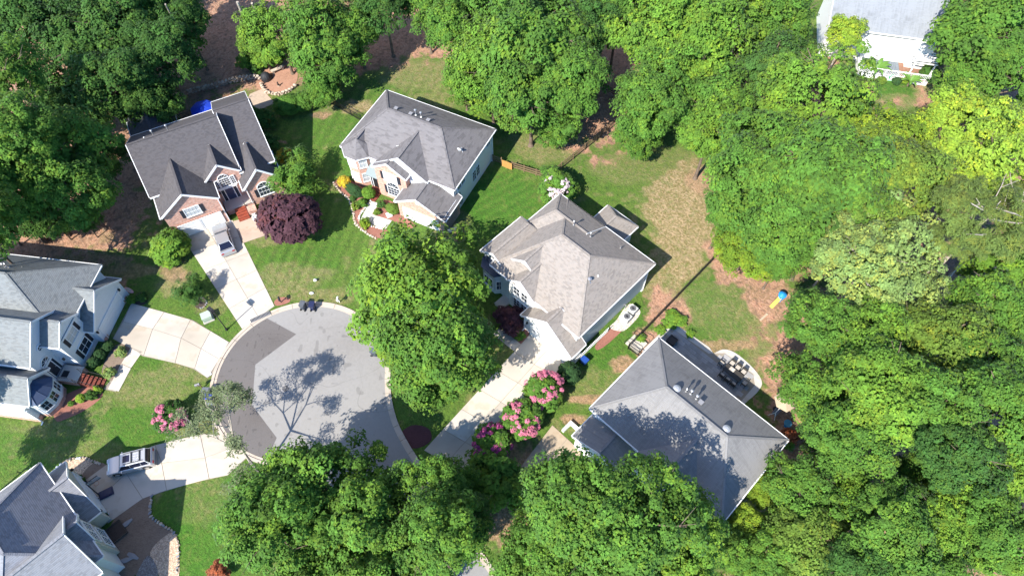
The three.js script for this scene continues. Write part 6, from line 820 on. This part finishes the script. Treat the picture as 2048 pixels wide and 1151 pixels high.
{ const H5 = [15.39, -33.62], turn = -44.4 * Math.PI / 180, c = Math.cos(turn), s = Math.sin(turn), at = (u, v) => [H5[0] + u * c + v * s, H5[1] - u * s + v * c];
  const pg = structGroup('patio'); pg.position.set(H5[0], 0, H5[1]); pg.rotation.y = turn;
  const bulge = smoothPath([[4.6, -5.6], [5.1, -6.8], [6.2, -7.35], [9.2, -7.1], [10.5, -6.4], [10.75, -5.2], [10.55, -3.3]], 5), outer = [[-1.35, -0.4], [-1.2, -4.9], [-0.7, -5.6], [3.8, -5.9], ...bulge, [10.6, 0.3], [-0.9, 0.3]];
  part(pg, 'border', prism(outer, -0.1, 0.08), std(lin(0.5, 0.47, 0.43), { map: tiled(concreteMap, 3) })); part(pg, 'paving_bed', prism([[-0.75, 0.3], [-0.7, -4.9], [4.2, -5.2], [5.5, -6.5], [9.2, -6.6], [10.1, -5.6], [10.1, 0.3]], 0.08, 0.1), MAT.seam);
  const pm = [0.3, 0.34, 0.38].map((k) => std(lin(k, k * 0.99, k), { map: tiled(concreteMap, 2), roughness: 0.95 })), g = new THREE.BoxGeometry(0.76, 0.05, 0.5), r = rng(5), P = planar(g);
  for (let j = 0; j < 13; j++) for (let i = 0; i < 14; i++) { const u = -0.3 + i * 0.78 + (j % 2) * 0.39, v = 0.05 - j * 0.52; if (u > 9.75 || (v < -5 && (u < 5.6 - (v + 5) * -0.2 || u > 9.4))) continue; const m = part(pg, 'paver', P, pm[Math.floor(r() * 3)]); m.position.set(u, 0.125 + 0.004 * r(), v); }
  const Y = 0.15;
  const chair = (u, v, a, label) => { const t = thing('patio_chair', label, 'chair', at(u, v), turn + a, undefined, Y), fr = std(lin(0.03, 0.028, 0.026), { roughness: 0.5 }); part(t, 'seat', box(0.5, 0.06, 0.5, 0, 0.42, 0), fr); part(t, 'cushion', box(0.48, 0.1, 0.48, 0, 0.5, 0), MAT.cushion); part(t, 'backrest', box(0.5, 0.5, 0.06, 0, 0.72, -0.26), fr); for (const sx of [-1, 1]) { part(t, 'armrest', box(0.06, 0.05, 0.5, sx * 0.28, 0.65, 0), fr); for (const sz of [-1, 1]) part(t, 'leg', box(0.05, 0.65, 0.05, sx * 0.28, 0.32, sz * 0.23), fr); } return t; };
  const tb = thing('patio_table', 'long dark patio table among the cushioned chairs', 'table', at(7.6, -4.75), turn, undefined, Y); part(tb, 'table_top', box(2.2, 0.06, 1.05, 0, 0.73, 0), std(lin(0.05, 0.045, 0.04), { roughness: 0.3 })); for (const sx of [-1, 1]) for (const sz of [-1, 1]) part(tb, 'leg', box(0.08, 0.7, 0.08, sx * 0.95, 0.35, sz * 0.42), MAT.black);
  for (let k = 0; k < 3; k++) { chair(6.85 + k * 0.75, -5.75, 0, ['cushioned chair on the sunlit side of the table, end nearer the long planting', 'cushioned chair on the sunlit side of the table, in the middle', 'cushioned chair on the sunlit side of the table, end nearer the umbrella'][k]); chair(6.85 + k * 0.75, -3.75, Math.PI, ['dark chair on the house side of the table, end nearer the fire box', 'dark chair on the house side of the table, in the middle', 'dark chair on the house side of the table, end nearer the umbrella'][k]); }
  chair(6.0, -4.9, Math.PI / 2, 'patio chair at the head of the table nearer the fire box'); chair(9.2, -4.7, -Math.PI / 2, 'patio chair at the head of the table nearer the umbrella');
  const tray = thing('serving_tray', 'pale tray on the patio table', 'tray', at(7.3, -4.95), turn, undefined, Y + 0.76); part(tray, 'tray', box(0.6, 0.04, 0.5, 0, 0.02, 0), MAT.cushion); part(tray, 'jug', cyl(0.09, 0.07, 0.25, 0.1, 0.04, 0), MAT.white);
  const fb = thing('fire_box', 'black square fire box on the shaded patio', 'fire pit', at(0.35, -3.4), turn, undefined, Y); part(fb, 'body', box(0.9, 0.5, 0.9, 0, 0.25, 0), MAT.black); part(fb, 'rim', M(box(1, 0.06, 0.12, 0, 0.53, 0.45), box(1, 0.06, 0.12, 0, 0.53, -0.45), box(0.12, 0.06, 0.8, 0.45, 0.53, 0), box(0.12, 0.06, 0.8, -0.45, 0.53, 0)), MAT.black);
  const mt = thing('door_mat', 'white mat on the shaded patio by the glass door', 'mat', at(7.0, -1.9), turn, undefined, Y); part(mt, 'mat', box(1.3, 0.02, 0.6, 0, 0.012, 0), MAT.white); part(mt, 'edge', M(box(1.3, 0.026, 0.05, 0, 0.013, 0.28), box(1.3, 0.026, 0.05, 0, 0.013, -0.28)), MAT.grey);
}
function umbrella(at, label, r, h, mat, n, tilt = 0) { const t = thing('garden_umbrella', label, 'umbrella', at); part(t, 'pole', cyl(0.04, 0.04, h + 0.15), MAT.black); part(t, 'base', cyl(0.35, 0.3, 0.1, 0, 0, 0, 16), MAT.black); const g = new THREE.ConeGeometry(r, r * 0.32, n, 1, true); g.translate(0, h, 0); const cg = new THREE.BufferGeometry().copy(g.toNonIndexed()); cg.computeVertexNormals(); mat.side = THREE.DoubleSide; const c = part(t, 'canopy', planar(cg), mat); c.rotation.z = tilt; part(c, 'finial', ball(0.06, 0, h + r * 0.17, 0), MAT.black); for (let k = 0; k < n; k++) { const a = k * 2 * Math.PI / n; part(c, 'rib', rod([0, h + r * 0.14, 0], [Math.sin(a) * r * 0.97, h - r * 0.17, Math.cos(a) * r * 0.97], 0.015, 5), MAT.black); } return t; }
umbrella([-42.45, -70.77], 'bright blue garden umbrella on the shaded deck', 1.75, 2.2, std(lin(0.008, 0.05, 0.5), { roughness: 0.8 }), 8); umbrella([28.3, -27.82], 'tan six-sided umbrella near the corner of the slate roof', 1.15, 2.2, MAT.tan.clone(), 6, -0.12);
{ const t = thing('garden_swing', 'white and black framed swing seat beside the tan umbrella', 'swing seat', [28.27, -27.47], 0.75); part(t, 'frame', M(rod([-0.9, 0, -0.4], [-0.9, 1.5, 0], 0.03), rod([-0.9, 0, 0.4], [-0.9, 1.5, 0], 0.03), rod([0.9, 0, -0.4], [0.9, 1.5, 0], 0.03), rod([0.9, 0, 0.4], [0.9, 1.5, 0], 0.03), rod([-0.9, 1.5, 0], [0.9, 1.5, 0], 0.03)), MAT.white); part(t, 'seat', box(1.4, 0.08, 0.5, 0, 0.5, 0), MAT.grey); part(t, 'backrest', box(1.4, 0.5, 0.06, 0, 0.8, -0.26), MAT.grey); }
{ const t = thing('bird_bath', 'light blue bird bath beside the rusty red shrub', 'bird bath', [28.97, -25.96]); part(t, 'pedestal', cyl(0.2, 0.12, 0.6), MAT.cyan); part(t, 'bowl', M(cyl(0.2, 0.42, 0.14, 0, 0.6, 0, 22)), std(lin(0.06, 0.3, 0.48), { roughness: 0.4 })); part(t, 'water', cyl(0.36, 0.36, 0.01, 0, 0.742, 0, 22), std(lin(0.1, 0.3, 0.4), { roughness: 0.05 })); }
{ const t = thing('covered_grill', 'black covered round grill on the pine straw bed', 'grill', [-35.77, -78.77]); const g = new THREE.SphereGeometry(0.75, 12, 8, 0, Math.PI * 2, 0, Math.PI / 2); g.scale(1, 1.1, 1); g.translate(0, 0.35, 0); part(t, 'cover', planar(g), std(lin(0.018, 0.02, 0.025), { roughness: 0.7, flatShading: true })); part(t, 'skirt', cyl(0.8, 0.75, 0.36, 0, 0, 0, 12), MAT.black); }
{ const t = thing('stone_bench', 'pale stone bench on the pine straw bed', 'bench', [-34.39, -80.47], 0.62); part(t, 'seat', box(2.0, 0.14, 0.5, 0, 0.45, 0), MAT.stoneC); for (const s of [-1, 1]) part(t, 'leg', box(0.25, 0.4, 0.42, s * 0.7, 0.2, 0), MAT.stone); }
{ const t = thing('garden_statue', 'small dark figure ornament on the pine straw bed', 'ornament', [-33.76, -77.32]); part(t, 'plinth', box(0.3, 0.2, 0.3, 0, 0.1, 0), MAT.stone); part(t, 'figure', M(cyl(0.14, 0.09, 0.4, 0, 0.2, 0), ball(0.1, 0, 0.68, 0)), MAT.black); }
{ const t = thing('landscape_block', 'white block in the red mulch by the turret house walk', 'block', [-15.53, -53.74], 0.5); part(t, 'block', box(0.7, 0.4, 0.5, 0, 0.22, 0), MAT.white); part(t, 'cap', box(0.76, 0.06, 0.56, 0, 0.44, 0), MAT.white); }
function lawnChair(at, turn, label, mat) { const t = thing('lawn_chair', label, 'chair', at, turn); part(t, 'seat', box(0.55, 0.06, 0.55, 0, 0.4, 0), mat); part(t, 'backrest', box(0.55, 0.6, 0.05, 0, 0.72, -0.3), mat); for (const s of [-1, 1]) { part(t, 'armrest', box(0.1, 0.04, 0.6, s * 0.33, 0.62, 0), mat); for (const q of [-1, 1]) part(t, 'leg', box(0.06, 0.6, 0.06, s * 0.3, 0.3, q * 0.24), mat); } }
lawnChair([-32.26, -53.11], 0.4, 'white chair on the paved strip beside the brick steps', MAT.white); lawnChair([-31.57, -52.79], 0.1, 'white chair beneath the edge of the purple tree', MAT.white); lawnChair([-31.51, -53.82], -0.5, 'terracotta red chair behind the white chairs', MAT.terracotta);
lawnChair([54.23, -83.41], 0.4, 'dark chair on the white railed deck against the house', MAT.black); lawnChair([53.62, -82.53], 0.9, 'dark chair on the white railed deck beside the railing', MAT.black); for (const k of ['lawn_chair_003', 'lawn_chair_004']) scene.getObjectByName(k).position.y = 0.76;
{ const t = thing('deck_table', 'round glass table with dark rim on the white railed deck', 'table', [56.34, -82.75], 0, undefined, 0.76); part(t, 'table_top', cyl(0.75, 0.75, 0.04, 0, 0.7, 0, 24), std(lin(0.2, 0.22, 0.25), { roughness: 0.1 })); part(t, 'pedestal', cyl(0.3, 0.08, 0.7), MAT.black); }
{ const t = thing('deck_table', 'white round table on a dark rug under the pergola end', 'table', [58.77, -80.81], 0, undefined, 0.77); part(t, 'table_top', cyl(0.45, 0.45, 0.05, 0, 0.6, 0, 20), MAT.white); part(t, 'pedestal', cyl(0.25, 0.06, 0.6), MAT.white); part(t, 'rug', box(1.5, 0.012, 1.2, 0, 0.006, 0), MAT.black); }
{ const t = thing('watering_hose', 'green hose reel in front of the white deck', 'hose reel', [55.01, -78.56]); const g = new THREE.TorusGeometry(0.3, 0.12, 8, 20); g.translate(0, 0.6, 0); part(t, 'hose', planar(g), MAT.green); part(t, 'stand', M(box(0.1, 0.9, 0.1, 0, 0.45, -0.15), box(0.5, 0.06, 0.4, 0, 0.03, 0)), MAT.green); }
{ const t = thing('bin_screen', 'low white board screen at the end of the turret house side wall', 'screen', [-7.43, -51.31], 0.5); for (let k = 0; k < 4; k++) part(t, 'board', box(0.28, 0.8, 0.04, -0.45 + k * 0.3, 0.42, 0), MAT.white); part(t, 'rail', box(1.2, 0.08, 0.05, 0, 0.65, -0.05), MAT.white); }

renderer.render(scene, camera);
